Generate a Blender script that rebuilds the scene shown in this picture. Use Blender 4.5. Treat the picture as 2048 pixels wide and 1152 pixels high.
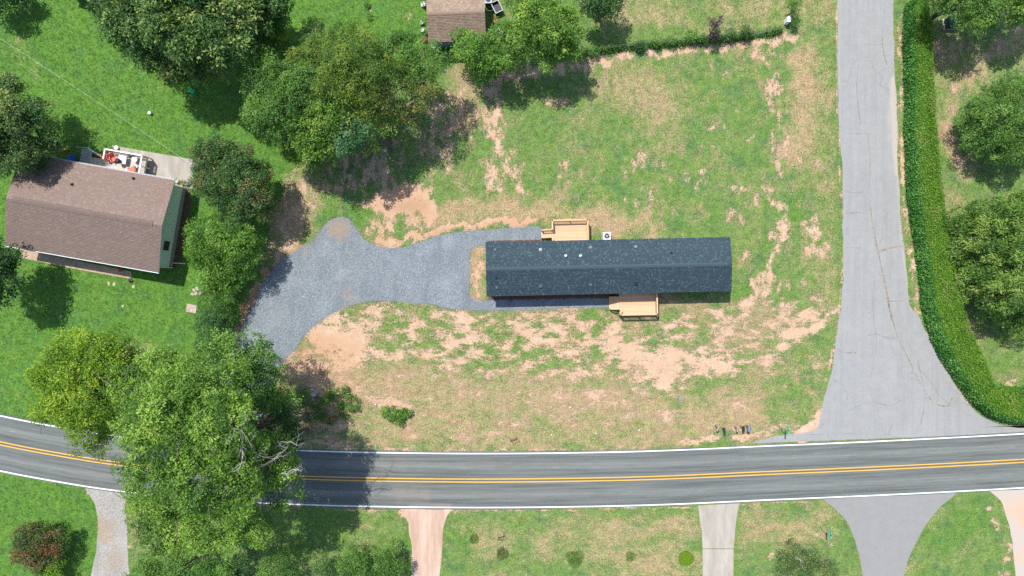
import bpy, bmesh, math, random
import numpy as np
from mathutils import Vector, Matrix

for o in list(bpy.data.objects):
    bpy.data.objects.remove(o, do_unlink=True)
scene = bpy.context.scene
COL = scene.collection

# ------------------------------------------------------------------ camera
S = 0.052                 # metres on the ground for one photograph pixel
H = 71.0                  # flying height
cam_d = bpy.data.cameras.new('camera')
cam = bpy.data.objects.new('camera', cam_d)
COL.objects.link(cam)
cam.location = (0, 0, H)
cam.rotation_euler = (0, 0, 0)
cam_d.sensor_width = 36.0
cam_d.lens = 36.0 * H / (2048 * S)
cam_d.clip_end = 2000.0
scene.camera = cam

# ------------------------------------------------------------------ sky and sun
SUN = Vector((0.29, -0.40, -1.0)).normalized()
EL = math.asin(-SUN.z)
AZ = math.atan2(-SUN.x, -SUN.y)
world = bpy.data.worlds.new('World')
scene.world = world
world.use_nodes = True
wn = world.node_tree
wn.nodes.clear()
sky = wn.nodes.new('ShaderNodeTexSky')
sky.sky_type = 'NISHITA'
sky.sun_disc = False
sky.sun_elevation = EL
sky.sun_rotation = AZ
bg = wn.nodes.new('ShaderNodeBackground')
bg.inputs['Strength'].default_value = 0.15
wo = wn.nodes.new('ShaderNodeOutputWorld')
wn.links.new(sky.outputs[0], bg.inputs[0])
wn.links.new(bg.outputs[0], wo.inputs[0])
sun_d = bpy.data.lights.new('sun', 'SUN')
sun_d.energy = 4.6
sun_d.angle = math.radians(0.53)
sun_d.color = (1.0, 0.955, 0.89)
sun = bpy.data.objects.new('sun', sun_d)
COL.objects.link(sun)
sun.rotation_euler = SUN.to_track_quat('-Z', 'Y').to_euler()
sun.location = (-30, 40, 90)

scene.view_settings.view_transform = 'Standard'
scene.view_settings.look = 'None'
scene.view_settings.gamma = 1.0
scene.view_settings.use_curve_mapping = False
scene.view_settings.exposure = 0.3
scene.render.engine = 'CYCLES'
scene.cycles.max_bounces = 6
scene.cycles.diffuse_bounces = 3
scene.cycles.transmission_bounces = 3
scene.cycles.use_denoising = False
scene.render.filter_size = 1.2

# ------------------------------------------------------------------ helpers
R0 = np.random.default_rng(7)

def W(px, py, z=0.0):
    k = S * (1 - z / H)
    return Vector(((px - 1024) * k, (576 - py) * k, z))

def W2(pts, z=0.0):
    k = S * (1 - z / H)
    p = np.asarray(pts, float)
    return np.stack([(p[:, 0] - 1024) * k, (576 - p[:, 1]) * k], 1)

class NT:
    def __init__(s, mat):
        mat.use_nodes = True
        s.t = mat.node_tree
        s.t.nodes.clear()
    def n(s, typ, **kw):
        nd = s.t.nodes.new(typ)
        for k, v in kw.items():
            setattr(nd, k, v)
        return nd
    def set(s, sock, v):
        if isinstance(v, bpy.types.NodeSocket):
            s.t.links.new(v, sock)
        else:
            if sock.type == 'RGBA' and len(v) == 3:
                v = (*v, 1)
            sock.default_value = v
    def m(s, op, a, b=0.0, c=None, clamp=False):
        nd = s.n('ShaderNodeMath', operation=op, use_clamp=clamp)
        s.set(nd.inputs[0], a); s.set(nd.inputs[1], b)
        if c is not None: s.set(nd.inputs[2], c)
        return nd.outputs[0]
    def mix(s, f, a, b, mode='MIX'):
        nd = s.n('ShaderNodeMix', data_type='RGBA', blend_type=mode)
        s.set(nd.inputs[0], f); s.set(nd.inputs[6], a); s.set(nd.inputs[7], b)
        return nd.outputs[2]
    def ss(s, v, lo, hi):
        nd = s.n('ShaderNodeMapRange', interpolation_type='SMOOTHSTEP')
        s.set(nd.inputs[0], v); s.set(nd.inputs[1], lo); s.set(nd.inputs[2], hi)
        nd.inputs[3].default_value = 0; nd.inputs[4].default_value = 1
        return nd.outputs[0]
    def pos(s):
        return s.n('ShaderNodeNewGeometry').outputs['Position']
    def obj(s):
        return s.n('ShaderNodeTexCoord').outputs['Object']
    def scale(s, v, xyz, rot=(0, 0, 0)):
        nd = s.n('ShaderNodeMapping')
        s.set(nd.inputs[0], v); nd.inputs['Scale'].default_value = xyz; nd.inputs['Rotation'].default_value = rot
        return nd.outputs[0]
    def noise(s, v, sc, det=4.0, rough=0.55, dist=0.0):
        nd = s.n('ShaderNodeTexNoise')
        s.set(nd.inputs['Vector'], v); nd.inputs['Scale'].default_value = sc
        nd.inputs['Detail'].default_value = det; nd.inputs['Roughness'].default_value = rough
        nd.inputs['Distortion'].default_value = dist
        return nd.outputs[0]
    def voro(s, v, sc, feature='F1', out=0):
        nd = s.n('ShaderNodeTexVoronoi', feature=feature)
        s.set(nd.inputs['Vector'], v); nd.inputs['Scale'].default_value = sc
        return nd.outputs[out]
    def attr(s, name):
        return s.n('ShaderNodeAttribute', attribute_name=name).outputs['Fac']
    def out(s, col, rough=0.8, bump=None, bs=0.3, bd=0.05, metal=0.0, spec=0.3, normal=None, trans=None):
        p = s.n('ShaderNodeBsdfPrincipled')
        s.set(p.inputs['Base Color'], col); s.set(p.inputs['Roughness'], rough)
        p.inputs['Metallic'].default_value = metal
        p.inputs['Specular IOR Level'].default_value = spec
        if bump is not None:
            b = s.n('ShaderNodeBump')
            b.inputs['Strength'].default_value = bs; b.inputs['Distance'].default_value = bd
            s.set(b.inputs['Height'], bump)
            s.t.links.new(b.outputs[0], p.inputs['Normal'])
        o = s.n('ShaderNodeOutputMaterial')
        if trans is not None:
            tr = s.n('ShaderNodeBsdfTranslucent')
            s.set(tr.inputs[0], trans[0])
            mx = s.n('ShaderNodeMixShader')
            mx.inputs[0].default_value = trans[1]
            s.t.links.new(p.outputs[0], mx.inputs[1]); s.t.links.new(tr.outputs[0], mx.inputs[2])
            s.t.links.new(mx.outputs[0], o.inputs[0])
        else:
            s.t.links.new(p.outputs[0], o.inputs[0])
        return p

def plain(name, col, rough=0.6, var=0.15, sc=6.0, metal=0.0, spec=0.3, bump=0.0):
    mat = bpy.data.materials.new(name)
    g = NT(mat)
    nz = g.noise(g.obj(), sc, 5)
    lo = tuple(c * (1 - var) for c in col); hi = tuple(min(1, c * (1 + var)) for c in col)
    g.out(g.mix(g.ss(nz, 0.3, 0.7), lo, hi), rough, nz if bump else None, bump, 0.02, metal, spec)
    return mat

def new_mesh(name, verts, quads=None, tris=None, mat=None, parent=None, smooth=False, fattr=None, vattr=None):
    me = bpy.data.meshes.new(name)
    verts = np.asarray(verts, np.float32).reshape(-1, 3)
    loops = []; starts = []; n0 = 0
    if quads is not None and len(quads):
        q = np.asarray(quads, np.int32).reshape(-1, 4)
        loops.append(q.ravel()); starts.append(n0 + 4 * np.arange(len(q))); n0 += 4 * len(q)
    if tris is not None and len(tris):
        t = np.asarray(tris, np.int32).reshape(-1, 3)
        loops.append(t.ravel()); starts.append(n0 + 3 * np.arange(len(t))); n0 += 3 * len(t)
    loops = np.concatenate(loops).astype(np.int32); starts = np.concatenate(starts).astype(np.int32)
    me.vertices.add(len(verts)); me.vertices.foreach_set('co', verts.ravel())
    me.loops.add(len(loops)); me.loops.foreach_set('vertex_index', loops)
    me.polygons.add(len(starts)); me.polygons.foreach_set('loop_start', starts)
    if smooth:
        me.polygons.foreach_set('use_smooth', np.ones(len(starts), bool))
    for dom, dct in (('FACE', fattr), ('POINT', vattr)):
        for k, a in (dct or {}).items():
            at = me.attributes.new(k, 'FLOAT', dom)
            at.data.foreach_set('value', np.asarray(a, np.float32))
    me.update(calc_edges=True)
    me.validate()
    if mat: me.materials.append(mat)
    return link(name, me, parent)

def link(name, me, parent=None):
    o = bpy.data.objects.new(name, me)
    COL.objects.link(o)
    if parent is not None: o.parent = parent
    return o

def tag(o, label=None, cat=None, group=None, kind=None):
    if label: o['label'] = label
    if cat: o['category'] = cat
    if group: o['group'] = group
    if kind: o['kind'] = kind
    return o

def empty(name, loc=(0, 0, 0), rz=0.0, label=None, cat=None, group=None):
    o = bpy.data.objects.new(name, None)
    COL.objects.link(o)
    o.location = loc; o.rotation_euler = (0, 0, rz); o.empty_display_size = 0.3
    return tag(o, label, cat, group)

class MB:
    """collects boxes, bars, tubes and prisms for ONE mesh"""
    def __init__(s): s.v = []; s.f = []
    def add(s, vs, fs):
        b = len(s.v)
        s.v += [tuple(v) for v in vs]; s.f += [tuple(i + b for i in f) for f in fs]
        return s
    def box(s, x0, x1, y0, y1, z0, z1):
        return s.add([(x0, y0, z0), (x1, y0, z0), (x1, y1, z0), (x0, y1, z0), (x0, y0, z1), (x1, y0, z1), (x1, y1, z1), (x0, y1, z1)],
                     [(0, 3, 2, 1), (4, 5, 6, 7), (0, 1, 5, 4), (1, 2, 6, 5), (2, 3, 7, 6), (3, 0, 4, 7)])
    def bar(s, a, b, w, h, up=(0, 0, 1)):
        a = Vector(a); b = Vector(b); d = (b - a).normalized(); u = Vector(up)
        if abs(d.dot(u)) > 0.98: u = Vector((0, 1, 0))
        r = d.cross(u).normalized(); u = r.cross(d)
        vs = []
        for p in (a, b):
            for i, j in ((-1, -1), (1, -1), (1, 1), (-1, 1)):
                vs.append(p + r * (w / 2 * i) + u * (h / 2 * j))
        return s.add(vs, [(0, 3, 2, 1), (4, 5, 6, 7), (0, 1, 5, 4), (1, 2, 6, 5), (2, 3, 7, 6), (3, 0, 4, 7)])
    def tube(s, pts, rad, n=8, cap=True):
        pts = [Vector(p) for p in pts]
        if not hasattr(rad, '__len__'): rad = [rad] * len(pts)
        vs = []; fs = []
        for i, p in enumerate(pts):
            d = (pts[min(i + 1, len(pts) - 1)] - pts[max(i - 1, 0)]).normalized()
            u = Vector((0, 0, 1)) if abs(d.z) < 0.9 else Vector((1, 0, 0))
            a = d.cross(u).normalized(); b = d.cross(a)
            for k in range(n):
                t = 2 * math.pi * k / n
                vs.append(p + (a * math.cos(t) + b * math.sin(t)) * rad[i])
        for i in range(len(pts) - 1):
            for k in range(n):
                fs.append((i * n + k, i * n + (k + 1) % n, (i + 1) * n + (k + 1) % n, (i + 1) * n + k))
        if cap:
            fs.append(tuple(range(n - 1, -1, -1))); fs.append(tuple((len(pts) - 1) * n + k for k in range(n)))
        return s.add(vs, fs)
    def lathe(s, prof, n=16, c=(0, 0, 0)):
        vs = []; fs = []
        for r, z in prof:
            for k in range(n):
                t = 2 * math.pi * k / n
                vs.append((c[0] + r * math.cos(t), c[1] + r * math.sin(t), c[2] + z))
        for i in range(len(prof) - 1):
            for k in range(n):
                fs.append((i * n + k, i * n + (k + 1) % n, (i + 1) * n + (k + 1) % n, (i + 1) * n + k))
        fs.append(tuple(range(n - 1, -1, -1))); fs.append(tuple((len(prof) - 1) * n + k for k in range(n)))
        return s.add(vs, fs)
    def prism(s, prof, y0, y1):
        """profile in x,z pulled from y0 to y1"""
        n = len(prof)
        vs = [(x, y0, z) for x, z in prof] + [(x, y1, z) for x, z in prof]
        fs = [tuple(range(n)), tuple(range(2 * n - 1, n - 1, -1))]
        fs += [(i, i + n, (i + 1) % n + n, (i + 1) % n) for i in range(n)]
        return s.add(vs, fs)
    def build(s, name, mat=None, parent=None, smooth=False):
        me = bpy.data.meshes.new(name)
        me.from_pydata(s.v, [], s.f)
        me.update()
        bm = bmesh.new(); bm.from_mesh(me)
        bmesh.ops.recalc_face_normals(bm, faces=bm.faces)
        bm.to_mesh(me); bm.free()
        if smooth:
            for p in me.polygons: p.use_smooth = True
        if mat: me.materials.append(mat)
        return link(name, me, parent)

def copies(name, src, places, parent):
    """alike pieces sharing one mesh"""
    out = []
    for p in places:
        o = src.copy(); o.name = name
        COL.objects.link(o); o.parent = parent
        o.location = p[:3]
        if len(p) > 3: o.rotation_euler = (0, 0, p[3])
        out.append(o)
    return out

def catmull(pts, step):
    p = np.asarray(pts, float)
    p = np.vstack([2 * p[0] - p[1], p, 2 * p[-1] - p[-2]])
    out = []
    for i in range(1, len(p) - 2):
        n = max(2, int(np.linalg.norm(p[i + 1] - p[i]) / step))
        t = np.linspace(0, 1, n, endpoint=False)[:, None]
        a, b, c, d = p[i - 1], p[i], p[i + 1], p[i + 2]
        out.append(0.5 * ((2 * b) + (-a + c) * t + (2 * a - 5 * b + 4 * c - d) * t ** 2 + (-a + 3 * b - 3 * c + d) * t ** 3))
    out.append(p[-2][None])
    return np.vstack(out)

def wobble(n, seed, waves=((1, 40), (0.6, 17), (0.5, 7), (0.4, 3))):
    r = np.random.default_rng(seed)
    o = np.zeros(n)
    for amp, period in waves:
        k = max(3, int(n / period) + 3)
        o += amp * np.interp(np.arange(n) / max(1, n - 1) * (k - 1), np.arange(k), r.normal(size=k))
    return o

def pip(P, poly):
    x, y = P[:, 0], P[:, 1]
    ins = np.zeros(len(P), bool)
    q = np.asarray(poly)
    x0, y0 = q[:, 0], q[:, 1]
    x1, y1 = np.roll(x0, -1), np.roll(y0, -1)
    for a, b, c, d in zip(x0, y0, x1, y1):
        if b == d: continue
        cond = ((b > y) != (d > y)) & (x < (c - a) * (y - b) / (d - b) + a)
        ins ^= cond
    return ins

def seg_dist(P, pts):
    d = np.full(len(P), 1e9)
    for a, b in zip(pts[:-1], pts[1:]):
        ab = b - a; L = max(1e-9, (ab ** 2).sum())
        t = np.clip(((P - a) @ ab) / L, 0, 1)
        d = np.minimum(d, np.linalg.norm(P - (a + t[:, None] * ab), axis=1))
    return d

# ------------------------------------------------------------------ what lies where (photograph pixels on flat ground)
C_LINE = [(-420, 790), (-200, 840), (0, 886), (120, 909), (244, 928), (420, 946), (612, 955), (800, 959.5), (1024, 960.5), (1290, 956),
          (1536, 945.5), (1790, 934.5), (2048, 921), (2300, 905), (2500, 890)]
ROAD_C = W2(catmull(C_LINE, 8))
def offset_line(P, d):
    t = np.gradient(P, axis=0); t /= np.linalg.norm(t, axis=1)[:, None]
    return P + np.stack([-t[:, 1], t[:, 0]], 1) * d
GRAVEL = [(440, 905), (450, 830), (455, 770), (463, 720), (480, 665), (500, 625), (519, 584), (540, 545), (568, 515), (600, 498), (628, 483),
          (640, 462), (654, 443), (678, 432), (699, 437), (711, 457), (723, 477), (746, 491), (775, 497), (813, 495), (848, 482), (888, 469),
          (935, 461), (1008, 456.5), (1082, 453), (1088, 470), (1088, 484), (1000, 487), (952, 492), (940, 499), (938, 520), (937.5, 560), (937, 590), (941, 601),
          (960, 603), (1000, 600), (1120, 598), (1225, 596), (1225, 617), (1160, 617.5), (1096, 619), (1000, 622), (930, 620), (887, 615),
          (866, 607), (833, 606), (782, 600), (742, 602), (713, 607), (688, 613), (667, 628), (640, 643), (620, 660), (603, 677), (592, 693),
          (577, 710), (557, 733), (543, 760), (530, 800), (524, 850), (522, 912)]
SIDE_L = [(1668, -300), (1672, -100), (1674, 0), (1677, 60), (1675, 130), (1677, 200), (1680, 270), (1684, 330), (1685.5, 384), (1686, 450), (1685, 550),
          (1683, 600), (1677, 660), (1668, 710), (1655, 768), (1642, 808), (1646, 830), (1653, 845), (1640, 862), (1600, 874), (1562, 868), (1545, 873), (1490, 884), (1480, 905)]
SIDE_R = [(1775, -300), (1780, -100), (1785, 0), (1786, 60), (1787, 130), (1790, 190), (1793, 270), (1795, 330), (1798, 384), (1799, 430), (1802, 470), (1810, 510),
          (1815, 560), (1819, 608), (1838, 632), (1855, 665), (1872, 700), (1890, 735), (1910, 768), (1935, 805), (1965, 833), (2005, 848), (2060, 855), (2250, 845), (2250, 880)]
SIDE = SIDE_L + SIDE_R[::-1]
DRIVES = {
 'gravel_track': [(150, 955), (176, 985), (192, 1008), (196, 1050), (191, 1100), (182, 1152), (170, 1300), (262, 1300), (260, 1152), (252, 1050), (250, 1000), (262, 970)],
 'dirt_track': [(800, 1010), (815, 1030), (822, 1060), (825, 1090), (822, 1152), (815, 1300), (872, 1300), (880, 1152), (886, 1090), (889, 1050), (898, 1027), (915, 1010)],
 'concrete_driveway': [(1393, 1003), (1400, 1035), (1404, 1060), (1405, 1152), (1405, 1300), (1466, 1300), (1466, 1152), (1468, 1090), (1470, 1050), (1480, 1000)],
 'fork_road': [(1630, 990), (1652, 1002), (1676, 1021), (1696, 1047), (1710, 1083), (1720, 1118), (1725, 1152), (1735, 1300), (1790, 1300), (1808, 1152), (1813, 1130), (1826, 1098),
               (1850, 1052), (1878, 1015), (1915, 985)],
 'sand_driveway': [(1972, 975), (2000, 1000), (2014, 1040), (2022, 1080), (2027, 1120), (2030, 1152), (2030, 1300), (2250, 1300), (2250, 960)],
}

# ------------------------------------------------------------------ ground masks
def graded(lo, hi, d, far):
    core = np.arange(lo, hi + d / 2, d)
    ext = []; x = d
    while True:
        x *= 1.6
        if sum(ext) + x > far: break
        ext.append(x)
    e = np.cumsum(ext)
    return np.concatenate([lo - e[::-1], core, hi + e])
GX = graded(-57, 57, 0.29, 420); GY = graded(-33, 33, 0.29, 420)
XX, YY = np.meshgrid(GX, GY)
NP = np.stack([XX.ravel() / S + 1024, 576 - YY.ravel() / S], 1)       # every node in photograph pixels
px, py = NP[:, 0], NP[:, 1]
dirt = np.full(len(px), 0.10); dry = np.full(len(px), 0.2); lush = np.full(len(px), 0.5); clay = np.zeros(len(px)); hor = np.zeros(len(px)); thick = np.zeros(len(px))
LOT = [(640, 330), (900, 150), (1010, 130), (1170, 118), (1400, 98), (1570, 70), (1600, -50), (1680, -50), (1684, 450), (1684, 600), (1640, 830), (1560, 880), (1000, 905), (500, 900), (480, 700), (520, 580), (600, 440)]
LAWN = [(-4000, -4000), (860, -4000), (870, 100), (620, 230), (590, 330), (500, 560), (440, 720), (380, 850), (-200, 830), (-4000, 700)]
lot = pip(NP, LOT); lawn = pip(NP, LAWN)
_cl = catmull(C_LINE, 8)
south = py > np.interp(px, _cl[:, 0], _cl[:, 1])
right = (px > 1790) & (py < 850)
topr = (~lot) & (~lawn) & (py < 120) & (px < 1600)
low = lot & (py > 600)
dirt[lot] = 0.13; dry[lot] = 0.20; lush[lot] = 0.45
dirt[low] = 0.27; dry[low] = 0.40; lush[low] = 0.38
edge = lot & (px > 1600); dirt[edge] = 0.0; dry[edge] = .30
dirt[lawn] = -0.7; dry[lawn] = -0.12; lush[lawn] = 1.1
dirt[topr] = -0.25; dry[topr] = 0.10; lush[topr] = 0.6
dirt[right] = -0.1; dry[right] = 0.27; lush[right] = 0.45
dirt[south] = -0.25; dry[south] = 0.17; lush[south] = 0.42
sl = south & (px < 195); dirt[sl] = -0.7; dry[sl] = -0.12; lush[sl] = 1.1
sm = south & (px > 560) & (px < 830); dry[sm] = 0.18; lush[sm] = 0.65
hor[(py > 600)] = 1.0

_wr = np.random.default_rng(77)
WARP = NP.copy()
for wl, am in ((90, 6.0), (45, 4.5), (24, 3.5), (13, 2.0)):      # uneven outlines for every traced patch
    for _ in range(3):
        th = _wr.random() * 6.283; ph = _wr.random(2) * 6.283; kx, ky = math.cos(th) * 6.283 / wl, math.sin(th) * 6.283 / wl
        WARP[:, 0] += am * .6 * np.sin(kx * px + ky * py + ph[0]); WARP[:, 1] += am * .6 * np.sin(ky * px - kx * py + ph[1])
def paint(arr, pts, r, val, soft=0.95, mode='max'):
    r = r * 1.12
    pts = np.asarray(pts, float)
    if len(pts) == 1: pts = np.vstack([pts, pts + 0.01])
    lo = pts.min(0) - r * 2.5; hi = pts.max(0) + r * 2.5
    idx = np.where((px > lo[0]) & (px < hi[0]) & (py > lo[1]) & (py < hi[1]))[0]
    if not len(idx): return
    d = seg_dist(WARP[idx] if r > 4 else NP[idx], pts)
    w = np.clip(1 - (d - r * (1 - soft)) / (r * soft * 2), 0, 1)
    w = w * w * (3 - 2 * w)
    arr[idx] = arr[idx] * (1 - w) + val * w

for pts, r, v in [
    ([(720, 650), (1000, 672), (1250, 690)], 44, .47), ([(880, 745), (1180, 752)], 24, .49), ([(1290, 665), (1600, 640)], 40, .40), ([(1100, 340), (1480, 350)], 60, .20), ([(1530, 180), (1540, 380)], 26, .24), ([(1330, 420), (1620, 470)], 30, .2),
    # upper part of the lot
    ([(985, 185), (990, 230), (986, 265), (1000, 295), (996, 330), (985, 380)], 17, .68), ([(1030, 340), (1040, 385)], 10, .55), ([(965, 225), (963, 265)], 7, .55),
    ([(1165, 125), (1250, 108), (1340, 101), (1420, 95), (1500, 87), (1570, 74)], 8, .8), ([(1556, 62), (1585, 82)], 11, .72), ([(1500, 100), (1560, 105)], 10, .5),
    ([(985, 160), (1060, 142), (1125, 132)], 14, .72), ([(1165, 130), (1185, 150)], 12, .5), ([(1090, 205), (1145, 208)], 6, .5),
    ([(1545, 165), (1552, 215), (1545, 262), (1560, 305)], 11, .55), ([(1548, 318), (1553, 352)], 5, .75), ([(1572, 292), (1600, 325), (1612, 335)], 10, .5), ([(1646, 312), (1652, 370)], 6, .68),
    ([(1245, 272)], 7, .65), ([(1240, 290), (1240, 312)], 4, .55), ([(1288, 310), (1300, 345)], 8, .58), ([(1325, 335), (1335, 345)], 7, .6), ([(1250, 315), (1272, 328)], 7, .5), ([(1408, 345), (1372, 352)], 6, .6), ([(1403, 372)], 15, .52),
    ([(1120, 330), (1124, 372)], 5, .55), ([(1144, 352), (1146, 392)], 4, .52), ([(1188, 345), (1192, 410)], 4, .5), ([(1450, 250)], 8, .55), ([(1428, 260), (1425, 300)], 6, .5), ([(1500, 280)], 6, .65),
    ([(1437, 188), (1440, 150)], 7, .5), ([(1480, 378), (1500, 390)], 11, .52), ([(1543, 385)], 9, .55), ([(1415, 120)], 6, .55), ([(1530, 120)], 6, .6), ([(1270, 390), (1280, 420)], 8, .5), ([(1180, 345)], 7, .6), ([(1210, 285)], 5, .55), ([(1300, 400)], 12, .48),
    # the eastern wheel tracks
    ([(1548, 400), (1560, 415)], 8, .68), ([(1572, 425), (1560, 460), (1562, 490), (1548, 515), (1530, 545), (1522, 575)], 10, .74), ([(1522, 578), (1502, 602), (1452, 628)], 9, .9),
    ([(1632, 435), (1622, 480), (1628, 495), (1645, 505)], 12, .74), ([(1606, 440)], 6, .6), ([(1456, 422), (1480, 440)], 11, .5), ([(1487, 500)], 10, .5),
    ([(1656, 622), (1620, 645), (1590, 672), (1560, 700), (1528, 722)], 11, .84), ([(1565, 735)], 6, .72), ([(1575, 640), (1572, 668)], 9, .7), ([(1530, 590), (1580, 618)], 12, .62), ([(1545, 570), (1600, 560)], 16, .48), ([(1580, 625)], 4, .8),
    ([(1470, 640), (1430, 672), (1440, 700)], 22, .56), ([(1540, 655), (1500, 680)], 20, .48), ([(1360, 640), (1330, 660), (1350, 690)], 12, .52), ([(1640, 590), (1648, 620)], 10, .52),
    ([(1235, 702), (1285, 708), (1335, 722), (1330, 760), (1280, 765)], 20, .88), ([(1345, 716), (1420, 722)], 14, .85), ([(1440, 735), (1480, 730)], 11, .8), ([(1370, 750), (1420, 748)], 9, .66), ([(1322, 690), (1352, 668)], 5, .72),
    ([(1630, 700), (1635, 760)], 10, .5), ([(1450, 828)], 14, .55), ([(1330, 838)], 11, .66), ([(1365, 820)], 9, .55), ([(1480, 800)], 8, .45),
    # lower part of the lot
    ([(640, 668), (672, 678), (702, 692), (700, 712)], 19, .98), ([(655, 650)], 12, .9), ([(715, 712), (800, 712)], 9, .74), ([(590, 728), (630, 745), (690, 735)], 20, .8), ([(600, 700), (622, 722)], 8, .6),
    ([(695, 628), (712, 650)], 7, .8), ([(745, 612), (760, 622), (745, 640)], 9, .66), ([(796, 640), (796, 655)], 6, .72), ([(838, 645), (815, 676)], 5, .74), ([(782, 684), (845, 690)], 5, .66), ([(880, 650), (885, 680)], 6, .7), ([(870, 640)], 5, .6),
    ([(905, 632), (935, 645)], 11, .82), ([(905, 650), (905, 690)], 8, .74), ([(930, 685), (962, 690)], 9, .78), ([(935, 715), (970, 725)], 12, .55),
    ([(1030, 650), (1060, 648), (1080, 660), (1120, 662)], 9, .74), ([(1050, 680), (1090, 680), (1130, 672)], 10, .82), ([(1105, 640), (1110, 665)], 9, .72), ([(1060, 705), (1120, 705)], 15, .55), ([(1018, 690)], 8, .74), ([(1150, 720), (1175, 748)], 8, .62),
    ([(1183, 650), (1178, 680), (1205, 690)], 8, .76), ([(1218, 662)], 7, .7), ([(1222, 690), (1240, 710)], 10, .8), ([(1130, 620), (1140, 640)], 6, .66), ([(1160, 615)], 6, .55),
    ([(900, 735), (945, 770)], 13, .56), ([(970, 765), (1010, 775)], 14, .58), ([(1000, 740), (1060, 740), (1120, 742)], 12, .52), ([(820, 780), (1000, 800), (1240, 810)], 34, .35), ([(860, 710), (905, 720)], 9, .6), ([(870, 750)], 12, .52), ([(1185, 800), (1240, 790)], 7, .52),
    ([(715, 778), (760, 805), (820, 810)], 8, .62), ([(1145, 845)], 12, .52), ([(1010, 850), (960, 870)], 12, .42), ([(1060, 800)], 10, .45),
    ([(640, 790), (610, 850), (660, 880)], 42, .62), ([(590, 900), (560, 860)], 30, .6),
    # the mound, the drive's banks, under the trees
    ([(775, 396), (815, 402), (848, 410)], 22, 1.25), ([(738, 410), (765, 425)], 7, .7), ([(745, 483), (800, 487), (850, 470), (900, 456), (960, 449), (1074, 440)], 7, .95), ([(775, 450), (740, 470)], 14, .62), ([(820, 440), (860, 450)], 9, .55),
    ([(610, 375), (590, 430), (565, 485)], 19, .66), ([(545, 540), (520, 575), (498, 615), (478, 665), (464, 705)], 8, 1.0), ([(560, 510)], 10, .8), ([(690, 350), (760, 330)], 40, .6), ([(880, 220), (870, 300)], 34, .52), ([(930, 175), (935, 215)], 20, .5),
    ([(956, 520), (950, 560), (956, 592)], 10, .6), ([(1600, 868), (1632, 850), (1645, 835)], 12, .98), ([(1380, 878), (1440, 873), (1490, 870)], 7, .75), ([(1495, 868), (1560, 862)], 6, .7),
    # road shoulders and the far sides
    ([(560, 897), (760, 899), (1024, 901), (1290, 895)], 2.6, .62), ([(560, 1018), (800, 1021), (1024, 1022), (1290, 1017), (1400, 1014)], 3, .6), ([(1480, 1009), (1640, 1002)], 3, .6), ([(150, 972), (245, 986)], 5, .7), ([(0, 946), (160, 974)], 3, .5),
    ([(0, 826), (60, 838)], 2, .3), ([(1672, 0), (1673, 130), (1676, 250), (1682, 384), (1683, 550), (1679, 620), (1668, 690), (1652, 760)], 2.6, .7), ([(1797, 30), (1801, 200), (1806, 380)], 3, .5), ([(1806, 20), (1807, 300), (1812, 420), (1830, 520), (1836, 610), (1860, 690), (1905, 775), (1960, 832)], 4, .75),
    ([(1822, 500), (1826, 560), (1832, 615)], 7, .6), ([(1868, 60), (1875, 100)], 10, .6), ([(2000, 95), (1945, 140), (1905, 200), (1895, 260), (1905, 310), (1935, 350)], 12, .47), ([(1890, 130), (1900, 145)], 14, .5), ([(2040, 60), (1970, 110)], 14, .5), ([(2000, 775), (2048, 768)], 4, .85),
    ([(822, 1045), (812, 1025)], 9, .75), ([(895, 1035)], 6, .6), ([(1985, 1015), (2008, 1085), (2014, 1152)], 7, .6), ([(1660, 1090), (1640, 1070)], 12, .45), ([(1550, 1050)], 16, .42), ([(1540, 1120)], 9, .6), ([(1120, 1055), (1250, 1054)], 2.5, .6), ([(1150, 1100)], 12, .4),
    ([(740, 22)], 8, .99), ([(225, 565)], 5, .0), ([(262, 1000), (262, 1100)], 5, .5), ([(258, 700), (275, 715)], 10, .4), ([(800, 30), (825, 30)], 10, .3), ([(390, 590)], 5, .5),
]:
    paint(dirt, pts, r * 1.12, v if v >= .94 or v < .5 else .5 + (v - .5) * .66)
for pts, r, v in [
    ([(956, 500), (950, 560), (954, 600)], 13, .95), ([(870, 440), (960, 418), (1060, 420), (1160, 440), (1290, 450)], 22, .78), ([(1612, 125), (1618, 190), (1605, 250), (1590, 300)], 28, .85), ([(925, 165), (935, 240)], 24, .8), ([(595, 380), (570, 480)], 30, .9),
    ([(740, 770), (900, 800), (1150, 810), (1300, 830)], 42, .74), ([(700, 840), (900, 850), (1300, 850)], 30, .62), ([(1400, 830), (1490, 830)], 30, .8), ([(580, 740), (690, 760)], 25, .9), ([(1250, 160), (1300, 220)], 60, .5), ([(1640, 100), (1650, 330)], 16, .45), ([(1660, 420), (1655, 600)], 14, .45),
    ([(1890, 110), (1930, 140)], 40, .5), ([(2000, 95), (1945, 140), (1905, 200), (1895, 260), (1905, 310), (1935, 350)], 12, .72), ([(1960, 120), (2040, 70)], 16, .7), ([(1900, 400)], 25, .5), ([(600, 880), (1300, 885)], 10, .6), ([(1520, 1060), (1640, 1050)], 34, .55), ([(1100, 1080), (1380, 1130)], 40, .5), ([(960, 1085), (1050, 1080)], 30, .38), ([(1200, 1060), (1390, 1050)], 16, .6),
    ([(1200, 20), (1560, 20)], 40, .48), ([(30, 90), (70, 160)], 20, .3), ([(250, 705), (420, 720)], 16, .35), ([(640, 60)], 18, .3), ([(1620, 780), (1640, 820)], 8, .6), ([(1500, 640), (1440, 660)], 30, .6), ([(1300, 600), (1420, 620)], 12, .5),
]:
    paint(dry, pts, r, v)
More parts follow.
